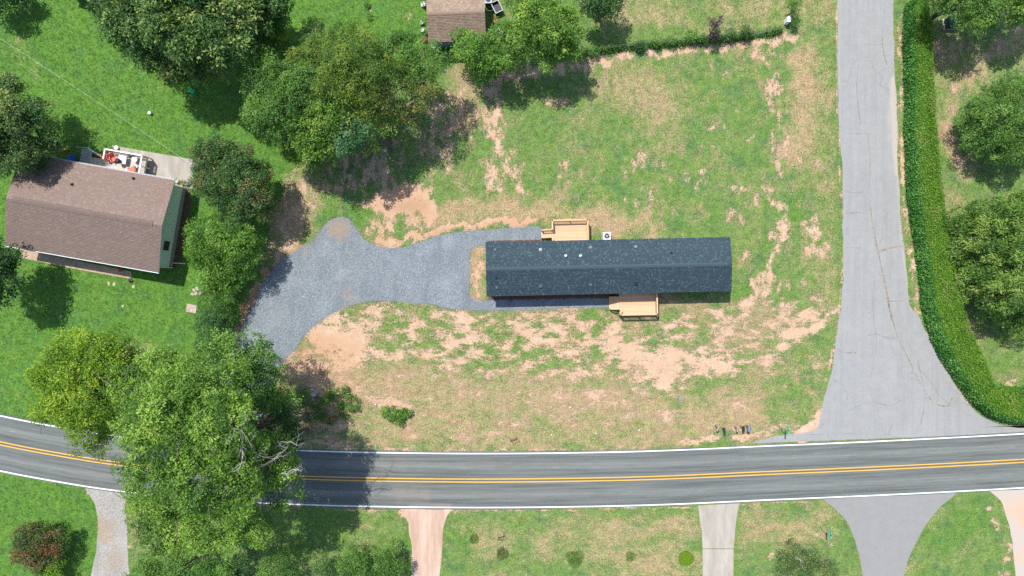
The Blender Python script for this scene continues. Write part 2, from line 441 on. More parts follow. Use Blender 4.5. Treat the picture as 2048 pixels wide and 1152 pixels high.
for pts, r, v in [([(545, 535), (520, 575), (498, 615), (478, 665), (464, 705)], 12, 1.0), ([(778, 396), (845, 410)], 26, .55), ([(610, 690), (700, 700)], 18, .5), ([(745, 483), (850, 472), (1074, 440)], 10, .6), ([(590, 728), (690, 740)], 26, .45), ([(600, 868), (645, 838)], 12, .2)]:
    paint(clay, pts, r, v)
for pts, r, v in [([(660, 420), (720, 430)], 22, .95), ([(1230, 620), (1180, 660)], 25, .7), ([(1210, 740), (1240, 760)], 25, .65), ([(740, 620), (900, 680), (1200, 680)], 44, .85), ([(1000, 630), (1200, 625)], 12, .8), ([(1600, 700), (1580, 760)], 28, .6), ([(1480, 520), (1480, 580)], 18, .7), ([(1380, 440), (1560, 440)], 24, .5), ([(1600, 380), (1590, 440)], 18, .8),
                  ([(1100, 1078), (1140, 1079)], 4, 1.3), ([(930, 1090), (955, 1075)], 14, .9), ([(1900, 1080), (1960, 1040)], 30, .8), ([(2040, 700), (2010, 740)], 30, .7), ([(1660, 150), (1672, 400), (1675, 560)], 5, .5), ([(1080, 220), (1060, 290), (1060, 330)], 18, .6)]:
    paint(lush, pts, r, v)
zz = np.zeros(len(px))
d = np.hypot((px - 815) / 52, (py - 402) / 24)
zz += 0.45 * np.clip(1 - d, 0, 1) ** 1.0 * (0.8 + 0.2 * np.sin(px * .35) * np.cos(py * .4))

def ground_color(g):
    p = g.pos()
    A = {k: g.attr(k) for k in ('dirt', 'dry', 'lush', 'clay', 'hor')}
    n_v = g.noise(g.scale(p, (1, .55, 1)), 1.0, 8, .72)
    n_h = g.noise(g.scale(p, (.55, 1, 1)), 0.95, 8, .72)
    streak = g.m('ADD', g.m('MULTIPLY', n_v, g.m('SUBTRACT', 1.0, A['hor'])), g.m('MULTIPLY', n_h, A['hor']))
    n_b = g.noise(p, 0.22, 3, .5)
    n_m = g.noise(p, 1.6, 5, .6)
    n_f = g.noise(p, 7.0, 4, .65)
    n_x = g.noise(p, 22.0, 2, .6)
    # masks
    dm = g.m('ADD', A['dirt'], g.m('MULTIPLY', g.m('SUBTRACT', streak, .5), 2.3))
    dm = g.m('ADD', dm, g.m('MULTIPLY', g.m('SUBTRACT', n_f, .5), 1.15))
    dm = g.m('ADD', dm, g.m('MULTIPLY', g.m('SUBTRACT', n_b, .5), .5))
    dm = g.ss(dm, .36, .66)
    ym = g.m('ADD', A['dry'], g.m('MULTIPLY', g.m('SUBTRACT', n_b, .5), 1.0))
    ym = g.m('ADD', ym, g.m('MULTIPLY', g.m('SUBTRACT', streak, .5), 1.5))
    ym = g.m('ADD', ym, g.m('MULTIPLY', g.m('SUBTRACT', n_f, .5), 1.0))
    ym = g.ss(ym, .12, .90)
    lm = g.m('ADD', A['lush'], g.m('MULTIPLY', g.m('SUBTRACT', g.noise(p, .55, 5, .6), .5), 2.0))
    lm = g.ss(lm, .1, 1.0)
    # grass
    gr = g.mix(lm, (.140, .220, .064), (.092, .212, .033))
    blue = g.ss(g.noise(p, 0.5, 6, .66), .49, .62)
    gr = g.mix(g.m('MULTIPLY', blue, g.m('MULTIPLY_ADD', A['lush'], -.5, .95, clamp=True)), gr, (.062, .165, .055))
    yel = g.ss(g.noise(g.scale(p, (1.1, .9, 1)), 0.55, 6, .68), .50, .66)
    gr = g.mix(g.m('MULTIPLY', yel, g.m('MULTIPLY_ADD', A['lush'], -.32, .68)), gr, (.165, .262, .045))
    dryc = g.mix(n_f, (.31, .215, .118), (.455, .345, .205))
    gr = g.mix(ym, gr, dryc)
    gr = g.mix(g.m('MULTIPLY', g.ss(n_x, .42, .72), g.m('MULTIPLY_ADD', A['lush'], -.30, .45, clamp=True)), gr, (.36, .33, .17))
    fine = g.m('MULTIPLY', g.m('MULTIPLY_ADD', n_f, 1.9, .08), g.m('MULTIPLY_ADD', n_m, 1.1, .45))
    cmb = g.n('ShaderNodeCombineColor')
    for i in range(3): g.set(cmb.inputs[i], fine)
    gr = g.mix(1.0, gr, cmb.outputs[0], 'MULTIPLY')
    dc = g.mix(g.ss(n_m, .35, .7), (.49, .33, .22), (.575, .42, .305))
    dc = g.mix(g.ss(n_b, .42, .66), dc, (.49, .335, .225))
    dc = g.mix(A['clay'], dc, (.43, .245, .135))
    dc = g.mix(g.m('MULTIPLY', g.ss(n_f, .5, .8), .4), dc, (.36, .235, .16))
    col = g.mix(dm, gr, dc)
    bump = g.m('MULTIPLY', g.m('ADD', n_f, g.m('MULTIPLY', n_x, .6)), g.m('MULTIPLY_ADD', dm, -.7, 1.0))
    return col, bump
M_ground = bpy.data.materials.new('ground_soil_and_grass')
g = NT(M_ground)
c, b = ground_color(g)
g.out(c, .95, b, .75, .12, spec=.08)
nx, ny = len(GX), len(GY)
ii = np.arange(nx * ny).reshape(ny, nx)
Q = np.stack([ii[:-1, :-1], ii[:-1, 1:], ii[1:, 1:], ii[1:, :-1]], -1).reshape(-1, 4)
ground = new_mesh('ground', np.stack([XX.ravel(), YY.ravel(), zz], 1), Q, mat=M_ground, smooth=True,
                  vattr=dict(dirt=dirt, dry=dry, lush=lush, clay=clay, hor=hor))
tag(ground, 'patchy lawn and bare pink clay soil of the lot and gardens', None, None, 'structure')

# ------------------------------------------------------------------ paved and gravel sheets
def sheet(name, poly_px, z, mat, label, jit=0.10, seed=1, holes=None, step=0.25):
    P = W2(poly_px)
    P = np.vstack([P, P[:1]])
    out = []
    for a, b in zip(P[:-1], P[1:]):
        n = max(1, int(np.linalg.norm(b - a) / step))
        out.append(a + (b - a) * np.linspace(0, 1, n, endpoint=False)[:, None])
    P = np.vstack(out)
    # round the traced corners a little, then roughen the edge
    for _ in range(4): P = (np.roll(P, 1, 0) + 2 * P + np.roll(P, -1, 0)) / 4
    t = np.roll(P, -1, 0) - np.roll(P, 1, 0); t /= np.maximum(1e-6, np.linalg.norm(t, axis=1))[:, None]
    w = wobble(len(P), seed) * jit
    w[:8] *= np.linspace(0, 1, 8); w[-8:] *= np.linspace(1, 0, 8)
    P = P + np.stack([t[:, 1], -t[:, 0]], 1) * w[:, None]
    bm = bmesh.new()
    vs = [bm.verts.new((x, y, z)) for x, y in P]
    f = bm.faces.new(vs)
    if f.normal.z < 0: f.normal_flip()
    f.normal_update()
    if f.normal.z < 0: bmesh.ops.reverse_faces(bm, faces=[f])
    bmesh.ops.triangulate(bm, faces=[f], quad_method='BEAUTY', ngon_method='EAR_CLIP')
    me = bpy.data.meshes.new(name); bm.to_mesh(me); bm.free()
    me.materials.append(mat)
    o = link(name, me)
    tag(o, label, None, None, 'structure')
    return o, P

def gravel_mat(name, lo, mid, hi, stain, stain_pts):
    mat = bpy.data.materials.new(name); g = NT(mat); p = g.pos()
    v = g.n('ShaderNodeTexVoronoi'); g.set(v.inputs['Vector'], p); v.inputs['Scale'].default_value = 13.0
    sp = g.n('ShaderNodeSeparateColor'); g.set(sp.inputs[0], v.outputs['Color'])
    cell = sp.outputs[0]
    v2 = g.n('ShaderNodeTexVoronoi'); g.set(v2.inputs['Vector'], p); v2.inputs['Scale'].default_value = 27.0
    sp2 = g.n('ShaderNodeSeparateColor'); g.set(sp2.inputs[0], v2.outputs['Color'])
    t = g.m('ADD', g.m('MULTIPLY', cell, .6), g.m('MULTIPLY', sp2.outputs[0], .4))
    col = g.mix(g.ss(t, .1, .55), lo, mid)
    col = g.mix(g.ss(t, .6, .95), col, hi)
    big = g.noise(p, .35, 4, .6)
    col = g.mix(g.m('MULTIPLY', g.ss(big, .45, .75), .35), col, hi)
    trk = g.noise(g.scale(p, (1, .25, 1), (0, 0, .7)), .8, 3)
    col = g.mix(g.m('MULTIPLY', g.ss(trk, .45, .7), .4), col, lo)
    for (qx, qy, rx, amt) in stain_pts:
        w = W(qx, qy)
        sub = g.n('ShaderNodeVectorMath', operation='DISTANCE'); g.set(sub.inputs[0], p); sub.inputs[1].default_value = w
        ds = g.m('SUBTRACT', 1.0, g.m('DIVIDE', sub.outputs['Value'], rx))
        ds = g.m('ADD', ds, g.m('MULTIPLY', g.m('SUBTRACT', g.noise(p, 1.2, 5, .65), .5), 1.3))
        col = g.mix(g.m('MULTIPLY', g.ss(ds, 0.05, .7), amt), col, stain)
    h = g.m('SUBTRACT', 1.0, v.outputs['Distance'])
    g.out(col, .9, h, .9, .06, spec=.15)
    return mat

M_gravel = gravel_mat('blue_grey_gravel', (.13, .152, .168), (.205, .235, .257), (.36, .39, .41), (.36, .26, .17), [(676, 458, 1.8, .6), (690, 585, 1.0, .22), (705, 600, .9, .25), (614, 503, .5, .35)])
M_trackgr = gravel_mat('pale_track_gravel', (.25, .235, .21), (.36, .34, .31), (.50, .48, .45), (.36, .27, .19), [(205, 1060, 2.0, .7), (230, 1120, 1.6, .4)])
gravel_obj, P_gravel = sheet('gravel_driveway', GRAVEL, 0.030, M_gravel, 'blue grey crushed stone driveway curving up to the long dark roof', .055, 3)

def asphalt(name, lo, hi, streak_amt, sand=None, cracks=0.0):
    mat = bpy.data.materials.new(name); g = NT(mat); p = g.pos()
    f = g.noise(p, 14, 3, .7); m = g.noise(p, 1.1, 5, .6)
    col = g.mix(g.ss(g.m('ADD', g.m('MULTIPLY', f, .8), g.m('MULTIPLY', m, .2)), .32, .68), lo, hi)
    return mat, g, p, f, m, col

# side road, old pale asphalt with tar joints, cracks and sand washed over its edge
M_side, g, p, f, m, col = asphalt('weathered_pale_asphalt', (.222, .226, .222), (.342, .346, .340), 0)
tr = g.noise(g.scale(p, (1.5, .05, 1)), 1.3, 6, .62)
col = g.mix(g.m('MULTIPLY', g.ss(tr, .42, .68), .26), col, (.185, .186, .182))
wp = g.n('ShaderNodeVectorMath', operation='ADD'); g.set(wp.inputs[0], p)
nzc = g.n('ShaderNodeTexNoise'); g.set(nzc.inputs['Vector'], p); nzc.inputs['Scale'].default_value = 1.2; nzc.inputs['Detail'].default_value = 4
sc_ = g.n('ShaderNodeVectorMath', operation='SCALE'); g.set(sc_.inputs[0], nzc.outputs['Color']); sc_.inputs[3].default_value = 1.0
g.set(wp.inputs[1], sc_.outputs[0])
ck = g.n('ShaderNodeTexVoronoi', feature='DISTANCE_TO_EDGE'); g.set(ck.inputs['Vector'], g.scale(wp.outputs[0], (1, .55, 1))); ck.inputs['Scale'].default_value = .16
ckm = g.m('SUBTRACT', 1.0, g.ss(ck.outputs['Distance'], .003, .010))
ckm = g.m('MULTIPLY', ckm, g.ss(g.noise(p, .25, 3), .46, .60))
col = g.mix(g.m('MULTIPLY', ckm, .30), col, (.19, .155, .10))
sandm = g.m('ADD', g.attr('sand'), g.m('MULTIPLY', g.m('SUBTRACT', g.noise(p, 1.5, 5, .65), .5), .6))
col = g.mix(g.m('MULTIPLY', g.ss(sandm, .25, .9), .75), col, (.43, .375, .32))
col = g.mix(g.m('MULTIPLY', g.ss(g.noise(p, .18, 2), .5, .7), .18), col, (.36, .362, .355))
g.out(col, .9, f, .25, .02, spec=.2)

def road_strip(name, Lp, Rp, z, mat, label, n, jit, seed, sand_strokes=(), edges=None):
    """a strip sheet between two traced edges, gridded so that wear can be mapped on it"""
    L = catmull(Lp, 6); Rr = catmull(Rp, 6)
    def resample(P, n):
        s = np.concatenate([[0], np.cumsum(np.linalg.norm(np.diff(P, axis=0), axis=1))])
        t = np.linspace(0, s[-1], n)
        return np.stack([np.interp(t, s, P[:, 0]), np.interp(t, s, P[:, 1])], 1)
    L = resample(L, n); Rr = resample(Rr, n)
    L = L + np.stack([wobble(n, seed), wobble(n, seed + 1)], 1) * jit / S * .7
    Rr = Rr + np.stack([wobble(n, seed + 2), wobble(n, seed + 3)], 1) * jit / S * .7
    k = 28
    u = np.linspace(0, 1, k)[None, :, None]
    G = L[:, None] * (1 - u) + Rr[:, None] * u
    P = G.reshape(-1, 2)
    sand = np.zeros(len(P))
    for pts, r, v in sand_strokes:
        d = seg_dist(P, np.asarray(pts, float)); w = np.clip(1.3 - d / r, 0, 1)
        sand = np.maximum(sand, v * w)
    V = W2(P); ix = np.arange(n * k).reshape(n, k)
    q = np.stack([ix[:-1, :-1], ix[1:, :-1], ix[1:, 1:], ix[:-1, 1:]], -1).reshape(-1, 4)
    o = new_mesh(name, np.column_stack([V, np.full(len(V), z)]), q, mat=mat, vattr=dict(sand=sand))
    tag(o, label, None, None, 'structure')
    return o
side_obj = road_strip('side_road', [(1668, -300), (1672, -100)] + SIDE_L[2:15] + [(1644, 806), (1640, 830), (1628, 858), (1560, 872), (1500, 888)],
                      [(1775, -300), (1780, -100)] + SIDE_R[2:23] + [(2120, 850), (2240, 856)], 0.010, M_side, 'pale worn asphalt side road widening into the junction', 420, .09, 11,
                      [([(1789, 160), (1787, 200), (1790, 250), (1792, 300), (1797, 345)], 11, 1.0), ([(1781, 195), (1777, 230), (1779, 290)], 7, .5), ([(1676, 0), (1680, 250), (1686, 384)], 3, .55), ([(1784, 20), (1786, 140)], 4, .5),
                       ([(1796, 360), (1801, 470), (1814, 560), (1822, 620)], 5, .6), ([(1860, 690), (1900, 760), (1950, 825)], 6, .5), ([(1640, 860), (1560, 872)], 12, .5), ([(1930, 790), (1890, 800), (1878, 812)], 5, .45)])

# tar and weed seams of the side road
M_seam = plain('sandy_seam', (.235, .205, .155), .95, .4, 3)
def ribbon(name, pts_px, w, z, mat, label=None, kind='structure', parent=None, jit=0.0, seed=5, step=4):
    P = W2(catmull(pts_px, step)); n = len(P)
    ww = np.full(n, w / 2) * (1 + (wobble(n, seed) * jit if jit else 0))
    t = np.gradient(P, axis=0); t /= np.linalg.norm(t, axis=1)[:, None]
    nrm = np.stack([-t[:, 1], t[:, 0]], 1)
    if jit: P = P + nrm * (wobble(n, seed + 9) * .03)[:, None]
    V = np.vstack([P - nrm * np.maximum(.006, ww)[:, None], P + nrm * np.maximum(.006, ww)[:, None]])
    i = np.arange(n - 1)
    q = np.stack([i, i + 1, i + 1 + n, i + n], -1)
    o = new_mesh(name, np.column_stack([V, np.full(len(V), z)]), q, mat=mat, parent=parent)
    if parent is None: tag(o, label, None, None, kind)
    return o
for k, (pts, w) in enumerate([([(1738, 384), (1744, 440), (1755, 500), (1768, 560), (1780, 620), (1795, 670), (1815, 715), (1840, 765), (1866, 805)], .09), ([(1758, 503), (1785, 496), (1806, 493)], .13), ([(1690, 427), (1715, 426), (1742, 430)], .06),
                              ([(1692, 496), (1725, 495)], .05), ([(1777, 602), (1812, 602)], .06), ([(1676, 702), (1690, 705), (1712, 706)], .06), ([(1735, 670), (1765, 674), (1795, 676)], .05), ([(1736, 270), (1740, 330), (1738, 384)], .04), ([(1690, 267), (1745, 267)], .035), ([(1728, 90), (1770, 89)], .035), ([(1868, 808), (1895, 812), (1905, 795)], .07)]):
    ribbon('crack', pts, w, .0135, M_seam, parent=side_obj, jit=.6, seed=20 + k)

M_crack = plain('dark_crack', (.175, .173, .166), .95, .3, 3)
for k, (pts, w) in enumerate([([(1735, 670), (1752, 668), (1768, 676), (1790, 680)], .035), ([(1708, 60), (1716, 120), (1712, 180), (1722, 250)], .03), ([(1750, 560), (1746, 620), (1752, 690), (1742, 760)], .03), ([(1688, 380), (1706, 384), (1726, 383)], .035),
                              ([(1700, 820), (1740, 806), (1780, 812), (1800, 800)], .03), ([(1668, 760), (1690, 775), (1696, 800)], .03), ([(1770, 20), (1764, 80), (1772, 130)], .03), ([(1835, 720), (1850, 790), (1842, 850)], .03)]):
    ribbon('crack', pts, w, .0142, M_crack, parent=side_obj, jit=.6, seed=50 + k)
# other drives
M_dirtroad = bpy.data.materials.new('packed_red_dirt'); g = NT(M_dirtroad); p = g.pos()
n1 = g.noise(g.scale(p, (1.3, .18, 1)), 1.2, 5, .6); n2 = g.noise(p, 6, 5, .65)
c = g.mix(g.ss(n1, .35, .65), (.39, .25, .18), (.52, .39, .31)); c = g.mix(g.m('MULTIPLY', n2, .35), c, (.58, .45, .37))
g.out(c, .95, n2, .5, .05, spec=.1)
M_sand = bpy.data.materials.new('pale_sandy_gravel'); g = NT(M_sand); p = g.pos()
n1 = g.noise(p, .5, 4, .6); n2 = g.noise(p, 9, 4, .7)
c = g.mix(g.ss(n1, .4, .62), (.42, .37, .32), (.50, .345, .245)); c = g.mix(g.m('MULTIPLY', n2, .3), c, (.52, .48, .44))
g.out(c, .95, n2, .4, .04, spec=.1)
M_conc = bpy.data.materials.new('stained_concrete'); g = NT(M_conc); p = g.pos()
n1 = g.noise(g.scale(p, (1.2, .3, 1)), .9, 6, .65); n2 = g.noise(p, 12, 4, .6)
c = g.mix(g.ss(n1, .3, .7), (.30, .275, .235), (.42, .385, .335)); c = g.mix(g.m('MULTIPLY', g.ss(n2, .5, .8), .3), c, (.28, .255, .22))
g.out(c, .85, n2, .2, .02, spec=.25)
M_fork, g, p, f, m, col = asphalt('smooth_grey_asphalt', (.205, .206, .200), (.285, .285, .276), 0)
g.out(col, .9, f, .2, .02, spec=.2)
_, P_tr = sheet('gravel_track', DRIVES['gravel_track'], .008, M_trackgr, 'pale rutted gravel track leaving the main road', .10, 31)
_, P_di = sheet('dirt_track', DRIVES['dirt_track'], .008, M_dirtroad, 'red dirt driveway opening off the main road', .10, 32)
_, P_fk = sheet('fork_road', DRIVES['fork_road'], .009, M_fork, 'grey asphalt driveway flaring out to the main road', .03, 33)
_, P_sd = sheet('sand_driveway', DRIVES['sand_driveway'], .008, M_sand, 'wide pale sandy driveway beside the asphalt one', .10, 34)
# concrete drive: a bed with separate poured slabs
conc = empty('concrete_driveway', W(1436, 1080)); tag(conc, 'pale concrete driveway of two poured slabs', None, None, 'structure')
def slab(pts, z0, z1, parent, name='slab', mat=None):
    o = parent.location
    P = W2(pts); n = len(P)
    mb = MB().add([(x - o.x, y - o.y, z0) for x, y in P] + [(x - o.x, y - o.y, z1) for x, y in P],
                  [tuple(range(n)), tuple(range(n, 2 * n))] + [(i, (i + 1) % n, (i + 1) % n + n, i + n) for i in range(n)])
    return mb.build(name, mat, parent)
slab([(1396, 1011), (1479, 1006.5), (1473, 1035), (1470, 1060), (1467.5, 1096.5), (1405, 1096.5), (1403, 1060), (1399, 1035)], -.05, .035, conc, 'slab', M_conc)
slab([(1405, 1098), (1467, 1098), (1466.5, 1180), (1466, 1300), (1405, 1300), (1405, 1180)], -.05, .035, conc, 'slab', M_conc)
P_co = W2(DRIVES['concrete_driveway'])

# main road, newer dark asphalt with wheel tracks; paint on top
M_road = bpy.data.materials.new('dark_road_asphalt'); g = NT(M_road); p = g.pos()
ac = g.attr('across')          # -1 .. 1 over the carriageway
al = g.attr('along')           # metres along
cv = g.n('ShaderNodeCombineXYZ'); g.set(cv.inputs[0], g.m('MULTIPLY', al, .05)); g.set(cv.inputs[1], g.m('MULTIPLY', ac, 6.0))
st = g.noise(cv.outputs[0], 2.2, 7, .68)
cv2 = g.n('ShaderNodeCombineXYZ'); g.set(cv2.inputs[0], g.m('MULTIPLY', al, .5)); g.set(cv2.inputs[1], g.m('MULTIPLY', ac, 9.0))
st2 = g.noise(cv2.outputs[0], 1.4, 6, .7)
f = g.noise(p, 13, 3, .7)
aa = g.m('ABSOLUTE', ac)
mid = g.m('SUBTRACT', 1.0, g.ss(g.m('ABSOLUTE', g.m('SUBTRACT', aa, .49)), .02, .20))       # oil strip between the wheels, worn pale
col = g.mix(g.ss(st, .36, .64), (.078, .090, .086), (.150, .162, .154))
col = g.mix(g.m('MULTIPLY', mid, g.m('MULTIPLY', st2, .8)), col, (.235, .245, .228))
spk = g.m('MULTIPLY', g.ss(st2, .60, .70), mid)
col = g.mix(g.m('MULTIPLY', spk, .6), col, (.34, .35, .34))
col = g.mix(g.m('MULTIPLY', g.ss(f, .4, .7), .38), col, (.21, .22, .205))
dirtm = g.m('ADD', g.attr('sand'), g.m('MULTIPLY', g.m('SUBTRACT', g.noise(p, 1.0, 5, .6), .5), .6))
col = g.mix(g.m('MULTIPLY', g.ss(dirtm, .3, .9), .38), col, (.31, .245, .19))
cen = g.m('SUBTRACT', 1.0, g.ss(aa, .03, .07))
col = g.mix(g.m('MULTIPLY', cen, .5), col, (.135, .095, .065))
g.out(col, .85, f, .3, .02, spec=.25)
HALF = 57.5 * S
def road_mesh():
    n = len(ROAD_C); k = 29
    arr = np.linspace(-1, 1, k)
    V = []; ac = []; al = []; sand = []
    dl = np.concatenate([[0], np.cumsum(np.linalg.norm(np.diff(ROAD_C, axis=0), axis=1))])
    wl = wobble(n, 71) * .035; wr = wobble(n, 72) * .035
    for j, a in enumerate(arr):
        ex = HALF * a + (wl if j == k - 1 else wr if j == 0 else 0)
        P = offset_line(ROAD_C, 1.0); P = ROAD_C + (P - ROAD_C) * (ex[:, None] if hasattr(ex, '__len__') else ex)
        crown = .05 * (1 - a * a)
        V.append(np.column_stack([P, np.full(n, .016 + crown)])); ac.append(np.full(n, a)); al.append(dl)
        pp = np.column_stack([P[:, 0] / S + 1024, 576 - P[:, 1] / S])
        s = np.zeros(n)
        for pts, r, v in [([(690, 925), (800, 930)], 35, .5), ([(790, 985), (850, 990)], 34, .65), ([(730, 945), (850, 975)], 30, .4), ([(820, 1012), (900, 1012)], 9, .9), ([(150, 960), (250, 975)], 12, .5)]:
            s = np.maximum(s, v * np.clip(1.2 - seg_dist(pp, np.asarray(pts, float)) / r, 0, 1))
        sand.append(s)
    V = np.concatenate(V)
    ix = np.arange(k * n).reshape(k, n)
    q = np.stack([ix[:-1, :-1], ix[:-1, 1:], ix[1:, 1:], ix[1:, :-1]], -1).reshape(-1, 4)
    o = new_mesh('main_road', V, q, mat=M_road, smooth=True, vattr=dict(across=np.concatenate(ac), along=np.concatenate(al), sand=np.concatenate(sand)))
    return tag(o, 'dark two lane asphalt road with double yellow centre line', None, None, 'structure')
main_road = road_mesh()
def paint_mat(name, col, under):
    mat = bpy.data.materials.new(name); g = NT(mat); p = g.pos()
    n = g.m('ADD', g.m('MULTIPLY', g.noise(p, 7, 5, .7), .7), g.m('MULTIPLY', g.noise(p, .5, 3), .3))
    g.out(g.mix(g.m('MULTIPLY', g.ss(n, .52, .72), .75), col, under), .7, spec=.3)
    return mat
M_white = paint_mat('white_road_paint', (.80, .80, .80), (.38, .38, .37))
M_yellow = paint_mat('yellow_road_paint', (.66, .40, .075), (.26, .19, .09))
def line_on_road(name, off, w, mat):
    n = len(ROAD_C); a = offset_line(ROAD_C, off - w / 2); b = offset_line(ROAD_C, off + w / 2)
    z = .016 + .05 * (1 - (off / HALF) ** 2) + .006
    i = np.arange(n - 1)
    V = np.column_stack([np.vstack([a, b]), np.full(2 * n, z)])
    return new_mesh(name, V, np.stack([i, i + 1, i + 1 + n, i + n], -1), mat=mat, parent=main_road)
line_on_road('edge_line', 53.6 * S, .125, M_white); line_on_road('edge_line', -54.2 * S, .125, M_white)
line_on_road('centre_line', .155, .115, M_yellow); line_on_road('centre_line', -.155, .115, M_yellow)

PAVED = [W2(GRAVEL), W2(SIDE), P_tr, P_di, P_fk, P_sd, P_co, np.vstack([offset_line(ROAD_C, HALF), offset_line(ROAD_C, -HALF)[::-1]])]

# ------------------------------------------------------------------ the mobile home
def shingle_roof(parent, x0, x1, slopes, tabw, expo, mat, rng, light=.25, name='shingles'):
    """slopes: (eave_y, eave_z, ridge_y, ridge_z). Every tab is a raised wedge; all tabs of the roof are one part."""
    V = []; F = []; T = []
    nb = 0
    for ey, ez, ry, rz in slopes:
        L = math.hypot(ry - ey, rz - ez); rows = int(L / expo)
        dy, dz = (ry - ey) / L, (rz - ez) / L
        nrm = np.array([0, -dz * np.sign(dy), abs(dy)])
        patch = rng.random(400)
        for r in range(rows + 1):
            rowt = rng.normal() * .10
            s0 = r * expo; s1 = min(L, s0 + expo * 1.02)
            if s1 - s0 < .02: continue
            xs = [x0]
            while xs[-1] < x1 - .02:
                xs.append(min(x1, xs[-1] + tabw * rng.uniform(.55, 1.45)))
            for a, b in zip(xs[:-1], xs[1:]):
                h0 = .014 + rng.random() * .010; h1 = .004
                p = lambda x, s, h: (x, ey + dy * s + nrm[1] * h, ez + dz * s + nrm[2] * h)
                V += [p(a + .004, s0, h0), p(b - .004, s0, h0), p(b - .004, s1, h1), p(a + .004, s1, h1), p(a + .004, s0, -.002), p(b - .004, s0, -.002)]
                F += [(nb, nb + 1, nb + 2, nb + 3), (nb + 4, nb + 5, nb + 1, nb)]
                t = rng.random()
                t = .62 + .38 * rng.random() if t < light else max(0, .45 * rng.random() + rowt)
                T += [t, t]
                nb += 6
    o = new_mesh(name, V, F, mat=mat, parent=parent, fattr=dict(tint=T))
    o['kind'] = 'stuff'
    return o

def shingle_mat(name, c0, c1, c2, blot=None):
    mat = bpy.data.materials.new(name); g = NT(mat); p = g.obj()
    t = g.attr('tint')
    col = g.mix(g.ss(t, 0, .5), c0, c1)
    col = g.mix(g.ss(t, .58, 1.0), col, c2)
    n = g.noise(p, 18, 3, .7); b = g.noise(p, .5, 4, .6)
    col = g.mix(g.m('MULTIPLY', g.ss(b, .45, .75), .22), col, blot or c0)
    col = g.mix(g.m('MULTIPLY', n, .18), col, c2)
    g.out(col, .92, n, .4, .01, spec=.15)
    return mat
M_slate = shingle_mat('slate_blue_shingle', (.031, .052, .066), (.042, .068, .084), (.085, .128, .150))
M_brown = shingle_mat('faded_brown_shingle', (.215, .158, .132), (.238, .176, .149), (.27, .205, .176), (.20, .146, .122))
M_tan = shingle_mat('tan_shingle', (.235, .172, .125), (.29, .215, .16), (.35, .27, .21), (.20, .15, .115))
M_pine = bpy.data.materials.new('new_yellow_pine'); g = NT(M_pine); p = g.obj()
oi = g.n('ShaderNodeObjectInfo').outputs['Random']
n = g.noise(g.scale(p, (1.2, 14, 14)), 2.2, 5, .6)
c = g.mix(oi, (.59, .395, .24), (.69, .475, .305)); c = g.mix(g.m('MULTIPLY', g.ss(n, .5, .75), .4), c, (.48, .30, .16))
g.out(c, .75, n, .2, .01, spec=.2)
M_wall = plain('pale_grey_siding', (.42, .44, .46), .7, .08, 3)
M_trim = plain('white_trim', (.72, .72, .71), .5, .05, 3)
M_black = plain('black_metal', (.022, .024, .026), .5, .2, 8)
M_dark = plain('dark_grille', (.035, .038, .042), .6, .2, 12)
M_glass = plain('window_glass', (.04, .05, .06), .08, .1, 2, spec=.6)
M_galv = plain('galvanised_metal', (.36, .38, .40), .5, .1, 9)
M_vent = plain('grey_vent_cap', (.085, .11, .125), .6, .15, 8)
M_vent2 = plain('light_vent_cap', (.19, .215, .235), .6, .15, 8)
M_pvc = plain('white_pvc', (.74, .76, .78), .35, .05, 8)
M_mulch = bpy.data.materials.new('red_brown_mulch'); g = NT(M_mulch); p = g.pos(); n = g.noise(p, 12, 4, .7)
g.out(g.mix(g.ss(n, .35, .7), (.06, .030, .022), (.24, .125, .085)), .95, n, 1.0, .06, spec=.1)

HC = W(1216.8, 533.4, 3.0); HC.z = 0; HA = math.radians(1.22)
home = empty('mobile_home', HC, HA, 'long single storey home with dark slate blue shingle roof', 'house')
def HL(px, py, z):
    v = W(px, py, z) - HC; c, s = math.cos(-HA), math.sin(-HA)
    return Vector((v.x * c - v.y * s, v.x * s + v.y * c, z))
LX, LY, EZ, RZ = 24.36 / 2, 5.36 / 2, 3.0, 3.47
rng = np.random.default_rng(3)
mb = MB()
mb.box(-LX + .12, LX - .12, -LY + .28, LY - .28, .78, 2.9)
mb.prism([(-LX + .12, 2.9), (LX - .12, 2.9), (LX - .12, 2.95), (-LX + .12, 2.95)], -LY + .28, LY - .28)
mb.build('wall', M_wall, home)
mb = MB(); mb.box(-LX + .14, LX - .14, -LY + .31, LY - .31, -.02, .78); mb.build('skirting', plain('grey_skirting', (.22, .23, .24), .8, .15, 4), home)
mb = MB()
for s in (-1, 1):
    mb.add([(-LX, s * LY, EZ - .03), (LX, s * LY, EZ - .03), (LX, 0, RZ - .03), (-LX, 0, RZ - .03), (-LX, s * LY, EZ - .14), (LX, s * LY, EZ - .14), (LX, 0, RZ - .14), (-LX, 0, RZ - .14)],
           [(0, 1, 2, 3), (4, 5, 6, 7), (0, 1, 5, 4), (1, 2, 6, 5), (3, 0, 4, 7)])
roof = mb.build('roof', plain('dark_drip_edge', (.03, .042, .05), .5, .1, 4), home)
for x in (-LX + .14, LX - .14):
    mb = MB()
    mb.add([(x - .02, -LY + .3, 2.9), (x - .02, LY - .3, 2.9), (x - .02, 0, RZ - .16), (x + .02, -LY + .3, 2.9), (x + .02, LY - .3, 2.9), (x + .02, 0, RZ - .16)], [(0, 1, 2), (3, 4, 5), (0, 1, 4, 3), (1, 2, 5, 4), (2, 0, 3, 5)])
    mb.build('gable', M_wall, home)
shingle_roof(roof, -LX - .02, LX + .02, [(-LY - .03, EZ - .02, 0, RZ - .02), (LY + .03, EZ - .02, 0, RZ - .02)], .115, .127, M_slate, rng, .22)
